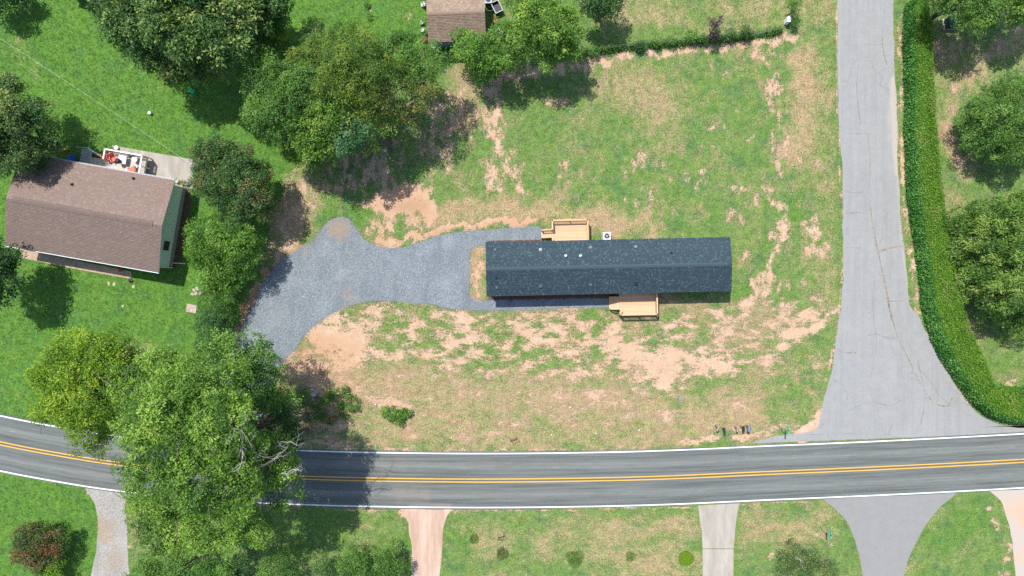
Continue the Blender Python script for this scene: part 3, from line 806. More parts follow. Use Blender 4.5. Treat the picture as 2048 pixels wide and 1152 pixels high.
# ridge vent: a raised strip of cap shingles
M_cap = plain('ridge_cap_slate', (.052, .076, .090), .9, .2, 6)
pitch = math.atan2(RZ - EZ, LY)
mb = MB()
cw = .17
mb.add([(0, -cw, -cw * math.tan(pitch) + .05), (.27, -cw, -cw * math.tan(pitch) + .035), (.27, 0, .035 + .03), (0, 0, .05 + .03), (.27, cw, -cw * math.tan(pitch) + .035), (0, cw, -cw * math.tan(pitch) + .05),
        (0, -cw, -cw * math.tan(pitch)), (0, cw, -cw * math.tan(pitch)), (.27, -cw, -cw * math.tan(pitch)), (.27, cw, -cw * math.tan(pitch))],
       [(0, 1, 2, 3), (3, 2, 4, 5), (6, 8, 1, 0), (7, 5, 4, 9), (6, 0, 3, 5, 7)])
cap0 = mb.build('ridge_cap', M_cap, roof)
cap0.location = (-LX + .05, 0, RZ - .03)
copies('ridge_cap', cap0, [(-LX + .05 + .205 * k, 0, RZ - .03) for k in range(1, 116)], roof)
def roof_z(y): return EZ + (RZ - EZ) * (1 - abs(y) / LY)
for qx, qy, m_ in [(990.6, 500, M_vent), (1080.9, 499.6, M_galv), (1180.8, 495.2, M_vent2), (1271, 493.8, M_vent2), (994, 575, M_vent), (1081.4, 572.3, M_vent), (1181, 569.4, M_vent), (1272.5, 567.6, M_black)]:
    l = HL(qx, qy, 3.25); z = roof_z(l.y) - .02
    l = HL(qx, qy, z)
    s = 1 if l.y > 0 else -1
    mb = MB()
    mb.box(-.16, .16, -.16, .16, -.04, .03)
    mb.add([(-.15, -.15, .04), (.15, -.15, .04), (.15, .15, .04), (-.15, .15, .04), (-.11, -.12, .17), (.11, -.12, .17), (.11, .12, .17), (-.11, .12, .17)], [(4, 5, 6, 7), (0, 1, 5, 4), (1, 2, 6, 5), (2, 3, 7, 6), (3, 0, 4, 7)])
    v = mb.build('roof_vent', m_, roof); v.location = (l.x, l.y, z + .02); v.rotation_euler = (-s * pitch * .8, 0, 0)
for qx, qy, r, hgt, m_ in [(1132, 511.3, .085, .30, M_pvc), (1161.7, 511.3, .085, .30, M_pvc), (1344.3, 505.5, .06, .25, M_black), (991.8, 555.3, .05, .22, M_black)]:
    l = HL(qx, qy, 3.6)
    z = roof_z(l.y)
    mb = MB(); mb.lathe([(r * 1.9, -.03), (r * 1.7, .05), (r, .09), (r, hgt - .04), (r * 1.25, hgt - .03), (r * 1.25, hgt)], 12)
    v = mb.build('vent_pipe', m_, roof, True); v.location = (l.x, l.y, z)
def window(parent, x, y, z, w, h, facing):      # on a wall along local x
    s = facing
    fr = MB()
    for a, b, c, d in ((-w / 2 - .06, w / 2 + .06, -.06, .0), (-w / 2 - .06, w / 2 + .06, h, h + .06), (-w / 2 - .06, -w / 2, 0, h), (w / 2, w / 2 + .06, 0, h)):
        fr.box(x + a, x + b, y - .02, y + .02 + .03 * (s > 0) , z + c, z + d) if s > 0 else fr.box(x + a, x + b, y - .05, y + .02, z + c, z + d)
    wi = fr.build('window', M_trim, parent)
    MB().box(x - w / 2, x + w / 2, y - .012, y + .012, z, z + h).build('pane', M_glass, wi)
for x in (-9.5, -5.8, 4.5, 9.2):
    window(home, x, -LY + .28, 1.6, .9, 1.1, -1)
for x in (-10, 2.2, 6.5, 10):
    window(home, x, LY - .28, 1.7, .8, .9, 1)
def door(parent, x, y, z, s):
    mb = MB(); mb.box(x - .46, x + .46, y - .03, y + .03, z, z + 2.03)
    dd = mb.build('door', M_trim, parent)
    MB().lathe([(.03, 0), (.035, .03), (.02, .05)], 8, (x + .36, y + s * .05, z + 1)).build('handle', M_galv, dd)
door(home, -3.6, LY - .28, .8, 1); door(home, 2.6, -LY + .28, .8, -1)

def build_deck(label, x0, x1, y0, y1, zf, rails, stair, far_sign):
    """x0..x1 along the house, y0 house side, y1 outer side (local to the home); stair=(xa, ya, yb) descends towards -x"""
    d = empty('wooden_deck', HC, HA, label, 'deck', None)
    ya, yb = min(y0, y1), max(y0, y1)
    src = MB().box(x0, x1, -.064, .064, -.032, 0).build('plank', M_pine, d)
    n = int((yb - ya) / .142)
    ys = [ya + .07 + .142 * k for k in range(n + 1) if ya + .07 + .142 * k < yb + .03]
    src.location = (0, ys[0], zf); copies('plank', src, [(0, y, zf) for y in ys[1:]], d)
    fm = MB()
    fm.box(x0, x1, ya - .04, ya, zf - .26, zf - .036); fm.box(x0, x1, yb, yb + .04, zf - .26, zf - .036)
    fm.box(x0 + .003, x0 + .04, ya + .002, yb - .002, zf - .26, zf - .036); fm.box(x1 - .04, x1 - .003, ya + .002, yb - .002, zf - .26, zf - .036)
    fm.build('joist_frame', M_pine, d)
    post = MB().box(-.045, .045, -.045, .045, 0, zf + .98).build('post', M_pine, d)
    bal = MB().box(-.018, .018, -.018, .018, zf - .2, zf + .93).build('baluster', M_pine, d)
    posts = []; bals = []
    oy = y1; s = 1 if y1 > y0 else -1
    def rail(a, b):
        a = Vector((*a, 0)); b = Vector((*b, 0)); dv = b - a; L = dv.length; u = dv / L
        MB().bar(a + Vector((0, 0, zf + .97)) - u * .05, b + Vector((0, 0, zf + .97)) + u * .05, .14, .038).build('handrail', M_pine, d)
        MB().bar(a + Vector((0, 0, zf + .88)), b + Vector((0, 0, zf + .88)), .04, .085).build('rail', M_pine, d)
        MB().bar(a + Vector((0, 0, zf + .10)), b + Vector((0, 0, zf + .10)), .04, .085).build('rail', M_pine, d)
        k = max(2, int(L / .115))
        for i in range(1, k):
            q = a + dv * (i / k); bals.append((q.x, q.y, 0))
        m_ = max(1, round(L / 1.9))
        for i in range(m_ + 1):
            q = a + dv * (i / m_); posts.append((q.x, q.y, 0))
    for r in rails: rail(*r)
    uniq = []
    for q in posts:
        if all(math.hypot(q[0] - t[0], q[1] - t[1]) > .1 for t in uniq): uniq.append(q)
    post.location = uniq[0]; copies('post', post, uniq[1:], d)
    bal.location = bals[0]; copies('baluster', bal, bals[1:], d)
    # stairs
    xa, sa, sb = stair
    steps = 4; run = (x0 - xa) / steps
    tr = MB().box(0, run + .02, sa, sb, -.04, 0).build('tread', M_pine, d)
    tr.location = (xa, 0, zf / (steps + 1))
    copies('tread', tr, [(xa + run * k, 0, zf * (k + 1) / (steps + 1)) for k in range(1, steps)], d)
    rs = MB().box(.02, .045, sa + .01, sb - .01, -zf / (steps + 1), -.041).build('riser', M_pine, d)
    rs.location = (xa, 0, zf / (steps + 1))
    copies('riser', rs, [(xa + run * k, 0, zf * (k + 1) / (steps + 1)) for k in range(1, steps)], d)
    for y in (sa, sb):
        MB().bar((xa + .05, y, .05), (x0, y, zf - .1), .04, .2).build('stringer', M_pine, d)
        MB().bar((xa, y, .95 + .1), (x0, y, zf + .93), .09, .04).build('handrail', M_pine, d)
        MB().bar((xa, y, .3), (x0, y, zf + .2), .04, .07).build('rail', M_pine, d)
        p0 = MB().box(-.045, .045, -.045, .045, 0, 1.08).build('post', M_pine, d); p0.location = (xa + .04, y, 0)
        k = 8
        b0 = MB().box(-.018, .018, -.018, .018, .28, 1.05).build('baluster', M_pine, d)
        b0.location = (xa + (x0 - xa) / k, y, zf / k * 1.0)
        copies('baluster', b0, [(xa + (x0 - xa) * i / k, y, zf * i / k * .95) for i in range(2, k)], d)
    return d
a = HL(1104.5, 440.5, 1.75); b = HL(1175.5, 440.5, 1.75); st = HL(1082.5, 461, .4); st2 = HL(1082.5, 476, .4)
sy0, sy1 = sorted((st.y, st2.y))
build_deck('new pine deck with stairs beside the air conditioner', a.x, b.x, LY - .25, a.y, .75,
           [((a.x, a.y), (b.x, a.y)), ((b.x, a.y), (b.x, LY - .2)), ((a.x, a.y), (a.x, sy1 + .02)), ((a.x, sy0 - .05), (a.x, LY - .2))], (st.x, sy0, sy1), 1)
a = HL(1242, 630, 1.75); b = HL(1315, 630, 1.75); st = HL(1218.5, 594, .4); st2 = HL(1218.5, 618, .4)
sy0, sy1 = sorted((st.y, st2.y))
build_deck('new pine deck with stairs half in shade on the road side', a.x, b.x, -LY + .25, a.y, .75,
           [((a.x, a.y), (b.x, a.y)), ((b.x, a.y), (b.x, -LY + .3)), ((a.x, a.y), (a.x, sy0 - .02))], (st.x, sy0, sy1), -1)

def strip(name, x0, x1, y0, y1, z, mat, label):
    n = 60; xs = np.linspace(x0, x1, n)
    r = np.random.default_rng(int(abs(y0) * 1000))
    e = r.normal(size=n) * .04
    V = []; 
    for i, x in enumerate(xs):
        for y, zz_ in ((y0 + e[i], z), ((y0 + y1) / 2, z + .05), (y1 + e[-i] * .4, z)):
            w = Matrix.Rotation(HA, 3, 'Z') @ Vector((x, y, zz_)) + HC
            V.append((w.x, w.y, zz_))
    q = []
    for i in range(n - 1):
        for k in range(2): q.append((i * 3 + k, (i + 1) * 3 + k, (i + 1) * 3 + k + 1, i * 3 + k + 1))
    o = new_mesh(name, V, q, mat=mat, smooth=True)
    return tag(o, label, None, None, 'structure')
strip('mulch_bed', -LX + .05, .9, -LY - .46, -LY + .40, .036, M_mulch, 'strip of red brown mulch along the shaded side of the long home')
strip('mulch_bed', -LX + .05, HL(1086, 480, 0).x, LY - .4, LY + .36, .036, M_mulch, 'strip of red brown mulch beside the sunlit deck stairs')

# air conditioner
q = W(1214, 472, .8)
ac = empty('air_conditioner', (q.x, q.y, 0), HA, 'white square air conditioner with round black fan grille behind the long home', 'air conditioner')
MB().box(-.45, .45, -.45, .45, -.02, .06).build('pad', M_conc, ac)
MB().box(-.36, .36, -.36, .36, .06, .72).build('coil_case', M_dark, ac)
for sx in (-1, 1):
    for sy in (-1, 1):
        MB().box(min(sx * .30, sx * .38), max(sx * .30, sx * .38), min(sy * .30, sy * .38), max(sy * .30, sy * .38), .062, .74).build('corner_post', M_pvc, ac)
mb = MB(); N = 32; vs = []; fs = []
def sq(t):
    c, s = math.cos(t), math.sin(t); k = .40 / max(abs(c), abs(s)); return c * k, s * k
for i in range(N):
    t = 2 * math.pi * (i + .5) / N
    x, y = sq(t); vs += [(x, y, .74), (x, y, .82), (.285 * math.cos(t), .285 * math.sin(t), .82), (.27 * math.cos(t), .27 * math.sin(t), .72)]
for i in range(N):
    j = (i + 1) % N
    for k in range(3): fs.append((i * 4 + k, j * 4 + k, j * 4 + k + 1, i * 4 + k + 1))
mb.add(vs, fs).build('top_cover', M_pvc, ac)
fan = MB()
for k in range(3):
    t = k * 2.094 + .4
    fan.bar((.05 * math.cos(t), .05 * math.sin(t), .765), (.25 * math.cos(t), .25 * math.sin(t), .775), .12, .012)
fan.build('fan_blades', M_galv, ac)
MB().lathe([(.085, .76), (.085, .80), (.05, .815)], 16).build('fan_hub', M_pvc, ac)
gr = MB()
for r in (.11, .15, .19, .23, .268):
    gr.tube([(r * math.cos(2 * math.pi * i / 20), r * math.sin(2 * math.pi * i / 20), .822) for i in range(21)], .006, 4, False)
for i in range(4):
    t = math.pi * i / 4; gr.bar((-.29 * math.cos(t), -.29 * math.sin(t), .824), (.29 * math.cos(t), .29 * math.sin(t), .824), .008, .008)
gr.build('grille', M_black, ac)

# ------------------------------------------------------------------ the brown-roofed neighbour
EZ2, RZ2 = 3.3, 4.25
se = W(317, 544.5, EZ2); ne = W(346.5, 360, EZ2); sw = W(20, 492, EZ2)
A2 = math.atan2(se.y - sw.y, se.x - sw.x)
u = Vector((math.cos(A2), math.sin(A2), 0)); v = Vector((-u.y, u.x, 0))
wid = (ne - se).dot(v); leng = (se - sw).length + .5
c2 = se - u * leng / 2 + v * wid / 2; c2.z = 0
nh = empty('brick_base_house', c2, A2, 'house with faded brown shingle roof, sage green gable and white gutters', 'house')
lx, ly = leng / 2, wid / 2
M_sage = bpy.data.materials.new('sage_siding'); g = NT(M_sage); p = g.obj()
sz = g.n('ShaderNodeSeparateXYZ'); g.set(sz.inputs[0], p)
n = g.noise(p, 1.5, 4)
g.out(g.mix(n, (.56, .66, .61), (.62, .72, .67)), .7, spec=.2)
M_brick = bpy.data.materials.new('red_brown_brick'); g = NT(M_brick)
oi = g.attr('tint'); g.out(g.mix(oi, (.13, .065, .045), (.27, .15, .105)), .9, spec=.1)
M_mortar = plain('mortar', (.30, .28, .25), .95, .1, 8)
MB().box(-lx + .35, lx - .35, -ly + .45, ly - .45, 0, .9).build('foundation', M_mortar, nh)
# bricks of the visible base (one joined part per wall would hide no joint: each brick is its own block)
V = []; F = []; T = []; nb = 0; r = np.random.default_rng(9)
def bricks(ax, c, a0, a1):
    global nb
    for row in range(12):
        x = a0 + (.1 if row % 2 else 0)
        while x < a1 - .03:
            x1 = min(a1, x + .20); z0 = .01 + row * .075; z1 = z0 + .063; o_ = .012 + r.random() * .008
            if ax == 'x': P = [(x, c), (x1, c), (x1, c + math.copysign(o_, c)), (x, c + math.copysign(o_, c))]
            else: P = [(c, x), (c, x1), (c + math.copysign(o_, c), x1), (c + math.copysign(o_, c), x)]
            V.extend([(a, b, z0) for a, b in P] + [(a, b, z1) for a, b in P])
            F.extend([(nb + i for i in f) for f in ((3, 2, 6, 7), (4, 5, 6, 7), (0, 1, 2, 3), (0, 3, 7, 4), (1, 2, 6, 5))])
            T.extend([r.random()] * 5); nb += 8; x = x1 + .012
bricks('y', lx - .35, -ly + .45, ly - .45); bricks('x', -ly + .45, -lx + .35, lx - .35)
F = [tuple(f) for f in F]
bo = new_mesh('brick_courses', V, F, mat=M_brick, parent=nh, fattr=dict(tint=T)); bo['kind'] = 'stuff'
MB().box(-lx + .33, lx - .33, -ly + .43, ly - .43, .9, EZ2 - .1).build('wall', M_sage, nh)
# lap boards of the gable ends
board_src = {}
for s in (-1, 1):
    for k in range(22):
        z = .92 + k * .17
        if z > RZ2 - .35: break
        half = ly - .42 if z < EZ2 - .15 else (ly - .1) * (RZ2 - .22 - z) / (RZ2 - EZ2)
        if half < .1: break
        mb = MB(); x = s * (lx - .33)
        mb.add([(x - s * .01, -half, z), (x + s * .03, -half, z), (x + s * .012, -half, z + .175), (x - s * .01, -half, z + .175), (x - s * .01, half, z), (x + s * .03, half, z), (x + s * .012, half, z + .175), (x - s * .01, half, z + .175)],
               [(0, 1, 2, 3), (4, 5, 6, 7), (0, 1, 5, 4), (1, 2, 6, 5), (2, 3, 7, 6), (3, 0, 4, 7)])
        mb.build('siding_board', M_sage, nh)
M_fascia = plain('white_aluminium', (.74, .76, .80), .4, .04, 4)
mb = MB()
for s in (-1, 1):
    mb.add([(-lx, s * ly, EZ2 - .03), (lx, s * ly, EZ2 - .03), (lx, 0, RZ2 - .03), (-lx, 0, RZ2 - .03), (-lx, s * ly, EZ2 - .18), (lx, s * ly, EZ2 - .18), (lx, 0, RZ2 - .18), (-lx, 0, RZ2 - .18)],
           [(0, 1, 2, 3), (4, 5, 6, 7), (0, 1, 5, 4), (1, 2, 6, 5), (3, 0, 4, 7)])
nroof = mb.build('roof', M_fascia, nh)
shingle_roof(nroof, -lx - .02, lx + .02, [(-ly - .02, EZ2 - .02, 0, RZ2 - .02), (ly + .02, EZ2 - .02, 0, RZ2 - .02)], .26, .14, M_brown, np.random.default_rng(12), .3)
for s in (-1, 1):
    mb = MB()
    mb.box(-lx, lx, min(s * ly, s * (ly + .12)), max(s * ly, s * (ly + .12)), EZ2 - .17, EZ2 - .16)
    mb.box(-lx, lx, min(s * (ly + .105), s * (ly + .125)), max(s * (ly + .105), s * (ly + .125)), EZ2 - .16, EZ2 - .03)
    mb.box(-lx - .002, -lx + .01, min(s * ly, s * (ly + .12)), max(s * ly, s * (ly + .12)), EZ2 - .16, EZ2 - .05)
    mb.box(lx - .01, lx + .002, min(s * ly, s * (ly + .12)), max(s * ly, s * (ly + .12)), EZ2 - .16, EZ2 - .05)
    mb.build('gutter', M_fascia, nh)
M_cap2 = plain('brown_ridge_vent', (.16, .12, .105), .9, .12, 5)
mb = MB(); pt = math.atan2(RZ2 - EZ2, ly)
for s in (-1, 1):
    mb.add([(-lx + .6, 0, RZ2 + .05), (lx - .9, 0, RZ2 + .05), (lx - .9, s * .28, RZ2 + .05 - .28 * math.tan(pt)), (-lx + .6, s * .28, RZ2 + .05 - .28 * math.tan(pt)),
            (-lx + .6, s * .28, RZ2 - .03 - .28 * math.tan(pt)), (lx - .9, s * .28, RZ2 - .03 - .28 * math.tan(pt)), (lx - .9, 0, RZ2 - .02), (-lx + .6, 0, RZ2 - .02)], [(0, 1, 2, 3), (3, 2, 5, 4), (1, 6, 5, 2), (0, 3, 4, 7)])
mb.build('ridge_vent', M_cap2, nroof)
for qx, qy in [(264, 356), (145, 369)]:
    w = W(qx, qy, 3.7) - c2; a_ = w.dot(u); b_ = w.dot(v); z = EZ2 + (RZ2 - EZ2) * (1 - abs(b_) / ly)
    vp = MB().lathe([(.16, -.05), (.14, .05), (.06, .08), (.06, .3)], 10).build('vent_pipe', M_black, nroof, True); vp.location = (a_, b_, z)
# window in the gable wall
wz = 1.55; wl = W(325, 490, 2.0) - c2; yb = wl.dot(v)
fr = MB()
for y0_, y1_, z0_, z1_ in ((-.55, .55, -.07, 0), (-.55, .55, 1.2, 1.27), (-.55, -.48, 0, 1.2), (.48, .55, 0, 1.2)):
    fr.box(lx - .34, lx - .25, yb + y0_, yb + y1_, wz + z0_, wz + z1_)
wi = fr.build('window', M_trim, nh); MB().box(lx - .33, lx - .285, yb - .48, yb + .48, wz, wz + 1.2).build('pane', M_glass, wi)
MB().tube([(lx - .27, -ly + .5, .1), (lx - .27, -ly + .5, EZ2 - .3), (lx - .05, -ly + .1, EZ2 - .12)], .045, 8).build('downspout', M_fascia, nh)
MB().tube([(lx - .3, -ly + 1.0, .12), (lx + .95, -ly + 1.15, .06)], .05, 8).build('drain_pipe', M_fascia, nh)
def nl(px, py, z):
    w = W(px, py, z) - c2; return Vector((w.dot(u), w.dot(v), z))
# front walk, back patio, side bed
def poly_slab(name, pts, z, mat, label, th=.06):
    P = W2(pts); n = len(P)
    o = MB().add([(x, y, z - th) for x, y in P] + [(x, y, z) for x, y in P], [tuple(range(n)), tuple(range(n, 2 * n))] + [(i, (i + 1) % n, (i + 1) % n + n, i + n) for i in range(n)]).build(name, mat)
    return tag(o, label, None, None, 'structure')
poly_slab('patio', [(225, 291), (397, 321), (391, 352), (386, 378), (350, 372), (352, 366), (230, 345)], .05, M_conc, 'stained concrete patio behind the brown roofed house')
M_walk = plain('tan_front_walk', (.40, .29, .205), .9, .18, 2)
poly_slab('front_walk', [(40, 498), (262, 543), (265, 552), (258, 557), (150, 538), (45, 516)], .05, M_walk, 'narrow tan walk in front of the brown roofed house')
M_leaf = plain('brown_leaf_litter', (.16, .095, .06), .95, .5, 9, bump=1.0)
def bed(pts, z, mat, label):
    o, _ = sheet('leaf_litter_bed', pts, z, mat, label, .05, 61); return o
bed([(343, 540), (362, 528), (385, 400), (378, 375), (366, 372), (350, 470)], .012, M_leaf, 'brown leaf litter bed beside the sage gable')

# back deck of the neighbour
nd = empty('back_deck', c2, A2, 'weathered raised deck with white rails behind the brown roofed house', 'deck')
M_grey = plain('weathered_deck_board', (.47, .39, .32), .85, .15, 5)
M_wrail = plain('white_painted_rail', (.70, .68, .63), .6, .08, 6)
M_pale = plain('pale_painted_board', (.50, .45, .41), .8, .15, 4)
a = nl(210, 298, 1.9); b = nl(284, 311, 1.9); zf = .95
x0, x1, y1 = a.x, b.x, a.y; y0 = ly - .4
src = MB().box(x0, x1, -.068, .068, -.03, 0).build('plank', M_pale, nd)
ys = [y0 + .07 + .142 * k for k in range(int((y1 - y0) / .142))]
src.location = (0, ys[0], zf); copies('plank', src, [(0, y, zf) for y in ys[1:]], nd)
MB().box(x0, x1, y0, y1 + .02, zf - .25, zf - .035).build('joist_frame', M_grey, nd)
bal = MB().box(-.018, .018, -.018, .018, .75, 1.88).build('baluster', M_wrail, nd); post = MB().box(-.05, .05, -.05, .05, 0, 1.92).build('post', M_wrail, nd)
bl = []; ps = []
for A_, B_ in (((x0, y1), (x1, y1)), ((x1, y1), (x1, y0 + .3)), ((x0, y1), (x0, y1 - 1.0))):
    A_ = Vector((*A_, 0)); B_ = Vector((*B_, 0)); L = (B_ - A_).length
    MB().bar(A_ + Vector((0, 0, 1.92)), B_ + Vector((0, 0, 1.92)), .15, .04).build('handrail', M_wrail, nd)
    MB().bar(A_ + Vector((0, 0, 1.05)), B_ + Vector((0, 0, 1.05)), .04, .08).build('rail', M_wrail, nd)
    k = int(L / .125)
    bl += [tuple(A_ + (B_ - A_) * (i / k)) for i in range(1, k)]
    ps += [tuple(A_ + (B_ - A_) * t) for t in (0, .5, 1)]
bal.location = bl[0]; copies('baluster', bal, bl[1:], nd); post.location = ps[0]; copies('post', post, ps[1:], nd)
# lower landing with grey steps towards the trees
lw = nl(157, 297, .6)
src = MB().box(lw.x + 1.6, x0 - .01, -.068, .068, -.03, 0).build('plank', M_grey, nd)
ys = [y0 + .07 + .142 * k for k in range(int((y1 - .9 - y0) / .142))]
src.location = (0, ys[0], zf - .06); copies('plank', src, [(0, y, zf - .06) for y in ys[1:]], nd)
M_gstep = plain('grey_painted_step', (.30, .30, .29), .8, .15, 4)
for k in range(4):
    MB().box(lw.x + 1.6 - .38 * (k + 1), lw.x + 1.6 - .38 * k - .04, y0 + .3, y1 - .2, .7 - .19 * k, .75 - .19 * k).build('tread', M_gstep, nd)
for y in (y0 + .3, y1 - .2):
    MB().bar((lw.x + .0, y, 1.0), (lw.x + 1.7, y, 1.8), .10, .05).build('handrail', M_gstep, nd)
MB().bar((lw.x + 1.7, y1 - .2, 1.8), (x0, y1 - .9, 1.85), .10, .05).build('handrail', M_wrail, nd)

M_red = plain('red_plastic', (.62, .06, .04), .45, .1, 5)
M_rcush = plain('coral_cushion', (.70, .17, .12), .8, .12, 5)
def garden_chair(px, py, z, rz, mat, label):
    q = W(px, py, z + .4)
    c = empty('garden_chair', (q.x, q.y, z), rz, label, 'chair', 'chairs on the back deck')
    MB().box(-.27, .27, -.26, .26, .36, .42).build('seat', mat, c)
    MB().add([(-.28, .22, .40), (.28, .22, .40), (.28, .28, .40), (-.28, .28, .40), (-.26, .40, .98), (.26, .40, .98), (.26, .45, .98), (-.26, .45, .98)], [(0, 1, 2, 3), (4, 5, 6, 7), (0, 1, 5, 4), (1, 2, 6, 5), (2, 3, 7, 6), (3, 0, 4, 7)]).build('backrest', mat, c)
    for sx in (-1, 1):
        MB().box(sx * .31 - .045, sx * .31 + .045, -.28, .30, .58, .61).build('armrest', mat, c)
        for sy in (-.22, .22):
            MB().box(sx * .28 - .025, sx * .28 + .025, sy - .025, sy + .025, 0, .58).build('leg', mat, c)
    return c
garden_chair(217, 314, zf, A2 + 1.9, M_red, 'bright red garden chair by the white corner rail of the back deck')
garden_chair(228, 317, zf, A2 + .6, M_rcush, 'coral red garden chair next to the grill on the back deck')
garden_chair(265, 339, zf, A2 - 2.6, M_rcush, 'coral red chair close to the white gutter on the back deck')
def table(px, py, z, r, h, mat, label, square=False):
    q = W(px, py, z + h)
    t = empty('patio_table', (q.x, q.y, z), A2, label, 'table')
    if square: MB().box(-r, r, -r, r, h - .04, h).build('tabletop', mat, t)
    else: MB().lathe([(r, h - .04), (r, h - .01), (r - .02, h)], 20).build('tabletop', mat, t)
    for k in range(4):
        s, c = math.sin(k * math.pi / 2 + .78), math.cos(k * math.pi / 2 + .78)
        MB().tube([(c * r * .75, s * r * .75, 0), (c * r * .65, s * r * .65, h - .03)], .025, 6).build('leg', M_galv, t)
    return t
M_pblue = plain('pale_blue_table', (.52, .60, .68), .5, .1, 4)
table(244, 319, zf, .42, .55, M_pblue, 'square pale blue table on the back deck', True)
table(268.6, 318.5, zf, .30, .5, M_pblue, 'round pale blue table beside the deck rail')
gq = W(235, 322, zf + .8)
gl = empty('charcoal_grill', (gq.x, gq.y, zf), A2, 'black grill standing on the back deck', 'grill')
MB().lathe([(.05, .55), (.24, .62), (.28, .75), (.25, .86), (.12, .93), (.03, .94)], 16).build('kettle', M_black, gl, True)
for k in range(3):
    MB().tube([(.26 * math.cos(k * 2.1), .26 * math.sin(k * 2.1), 0), (.15 * math.cos(k * 2.1), .15 * math.sin(k * 2.1), .62)], .018, 6).build('leg', M_galv, gl)
def pot(px, py, z, r, h, mat, label, leafmat=None, group=None, leaves=60, seed=0):
    q = W(px, py, z + h)
    t = empty('potted_plant', (q.x, q.y, z), 0, label, 'plant pot', group)
    MB().lathe([(r * .7, 0), (r, h), (r * 1.08, h), (r * 1.08, h + .03), (r * .9, h + .03), (r * .88, h - .03)], 14).build('pot', mat, t)
    if leafmat:
        rr = np.random.default_rng(seed); add_leaves('foliage', t, blob_leaves(rr, (0, 0, h + r * .6), r * 1.4, leaves, .13), leafmat)
    return t

# ------------------------------------------------------------------ the tan-roofed building at the top
EZ3, RZ3 = 2.9, 3.5
bl_ = W(857, 85, EZ3); br_ = W(972, 80.5, EZ3); rl = W(850, 28, RZ3)
A3 = math.atan2(br_.y - bl_.y, br_.x - bl_.x)
u3 = Vector((math.cos(A3), math.sin(A3), 0)); v3 = Vector((-u3.y, u3.x, 0))
l3 = (br_ - bl_).length / 2; h3 = (rl - bl_).dot(v3)
c3 = bl_ + u3 * l3 + v3 * h3; c3.z = 0
sh = empty('tan_roof_cottage', c3, A3, 'small building with tan shingle gable roof among potted plants', 'house')
M_teal = plain('grey_teal_siding', (.16, .21, .225), .75, .1, 3)
MB().box(-l3 + .3, l3 - .3, -h3 + .55, h3 - .35, -.02, EZ3 - .06).build('wall', M_teal, sh)
mb = MB()
for s in (-1, 1):
    mb.add([(-l3, s * h3, EZ3 - .03), (l3, s * h3, EZ3 - .03), (l3, 0, RZ3 - .03), (-l3, 0, RZ3 - .03), (-l3, s * h3, EZ3 - .17), (l3, s * h3, EZ3 - .17), (l3, 0, RZ3 - .17), (-l3, 0, RZ3 - .17)],
           [(0, 1, 2, 3), (4, 5, 6, 7), (0, 1, 5, 4), (1, 2, 6, 5), (3, 0, 4, 7)])
sroof = mb.build('roof', plain('brown_fascia', (.14, .10, .08), .7, .1, 4), sh)
shingle_roof(sroof, -l3 - .02, l3 + .02, [(-h3 - .02, EZ3 - .02, 0, RZ3 - .02), (h3 + .02, EZ3 - .02, 0, RZ3 - .02)], .22, .145, M_tan, np.random.default_rng(21), .35)
mb = MB(); pt = math.atan2(RZ3 - EZ3, h3)
for s in (-1, 1):
    mb.add([(-l3, 0, RZ3 + .02), (l3, 0, RZ3 + .02), (l3, s * .14, RZ3 + .015 - .14 * math.tan(pt)), (-l3, s * .14, RZ3 + .015 - .14 * math.tan(pt))], [(0, 1, 2, 3)])
mb.build('ridge_cap', plain('tan_ridge', (.22, .16, .12), .9, .15, 6), sroof)
for x in (-l3 + .31, l3 - .31):
    mb = MB()
    mb.add([(x - .02, -h3 + .4, EZ3 - .08), (x - .02, h3 - .4, EZ3 - .08), (x - .02, 0, RZ3 - .2), (x + .02, -h3 + .4, EZ3 - .08), (x + .02, h3 - .4, EZ3 - .08), (x + .02, 0, RZ3 - .2)], [(0, 1, 2), (3, 4, 5), (0, 1, 4, 3), (1, 2, 5, 4), (2, 0, 3, 5)])
    mb.build('gable', M_teal, sh)
door(sh, .4, -h3 + .53, .02, -1)
window(sh, -1.4, -h3 + .55, 1.0, .9, 1.0, -1)

# ------------------------------------------------------------------ foliage
DK = 2.3
LK = .84        # leaf size
def leaf_mat(name, dark, light, tip=None, tr=.28, rough=.5, k=1.95):
    dark = tuple(c * k for c in dark); light = tuple(c * k for c in light); tip = tip and tuple(min(.5, c * k * .85) for c in tip)
    mat = bpy.data.materials.new(name); g = NT(mat)
    t = g.attr('tint')
    col = g.mix(g.ss(t, 0, 1), dark, light)
    if tip: col = g.mix(g.ss(t, .80, 1.0), col, tip)
    trc = g.mix(1.0, col, (1.35, 1.5, .55), 'MULTIPLY')
    g.out(col, rough, spec=.3, trans=(trc, tr))
    return mat

def unit(v): return v / np.maximum(1e-9, np.linalg.norm(v, axis=1))[:, None]

def leaf_quads(C, D, N, L, Wd):
    """C base points, D leaf direction, N leaf normal, L length, Wd width -> folded rhombus quads"""
    D = unit(D); Sd = unit(np.cross(D, N)); N = np.cross(Sd, D)
    n = len(C)
    V = np.empty((n, 4, 3), np.float32)
    V[:, 0] = C
    V[:, 1] = C + D * (L * .45)[:, None] + Sd * (Wd * .5)[:, None] + N * (L * .06)[:, None]
    V[:, 2] = C + D * L[:, None] - N * (L * .10)[:, None]
    V[:, 3] = C + D * (L * .45)[:, None] - Sd * (Wd * .5)[:, None] + N * (L * .06)[:, None]
    return V.reshape(-1, 3), np.arange(4 * n).reshape(n, 4)

def add_leaves(name, parent, data, mat, origin=None):
    V, Q, T = data
    if origin is not None: V = V - np.asarray(origin, np.float32)
    return new_mesh(name, V, Q, mat=mat, parent=parent, fattr=dict(tint=T))

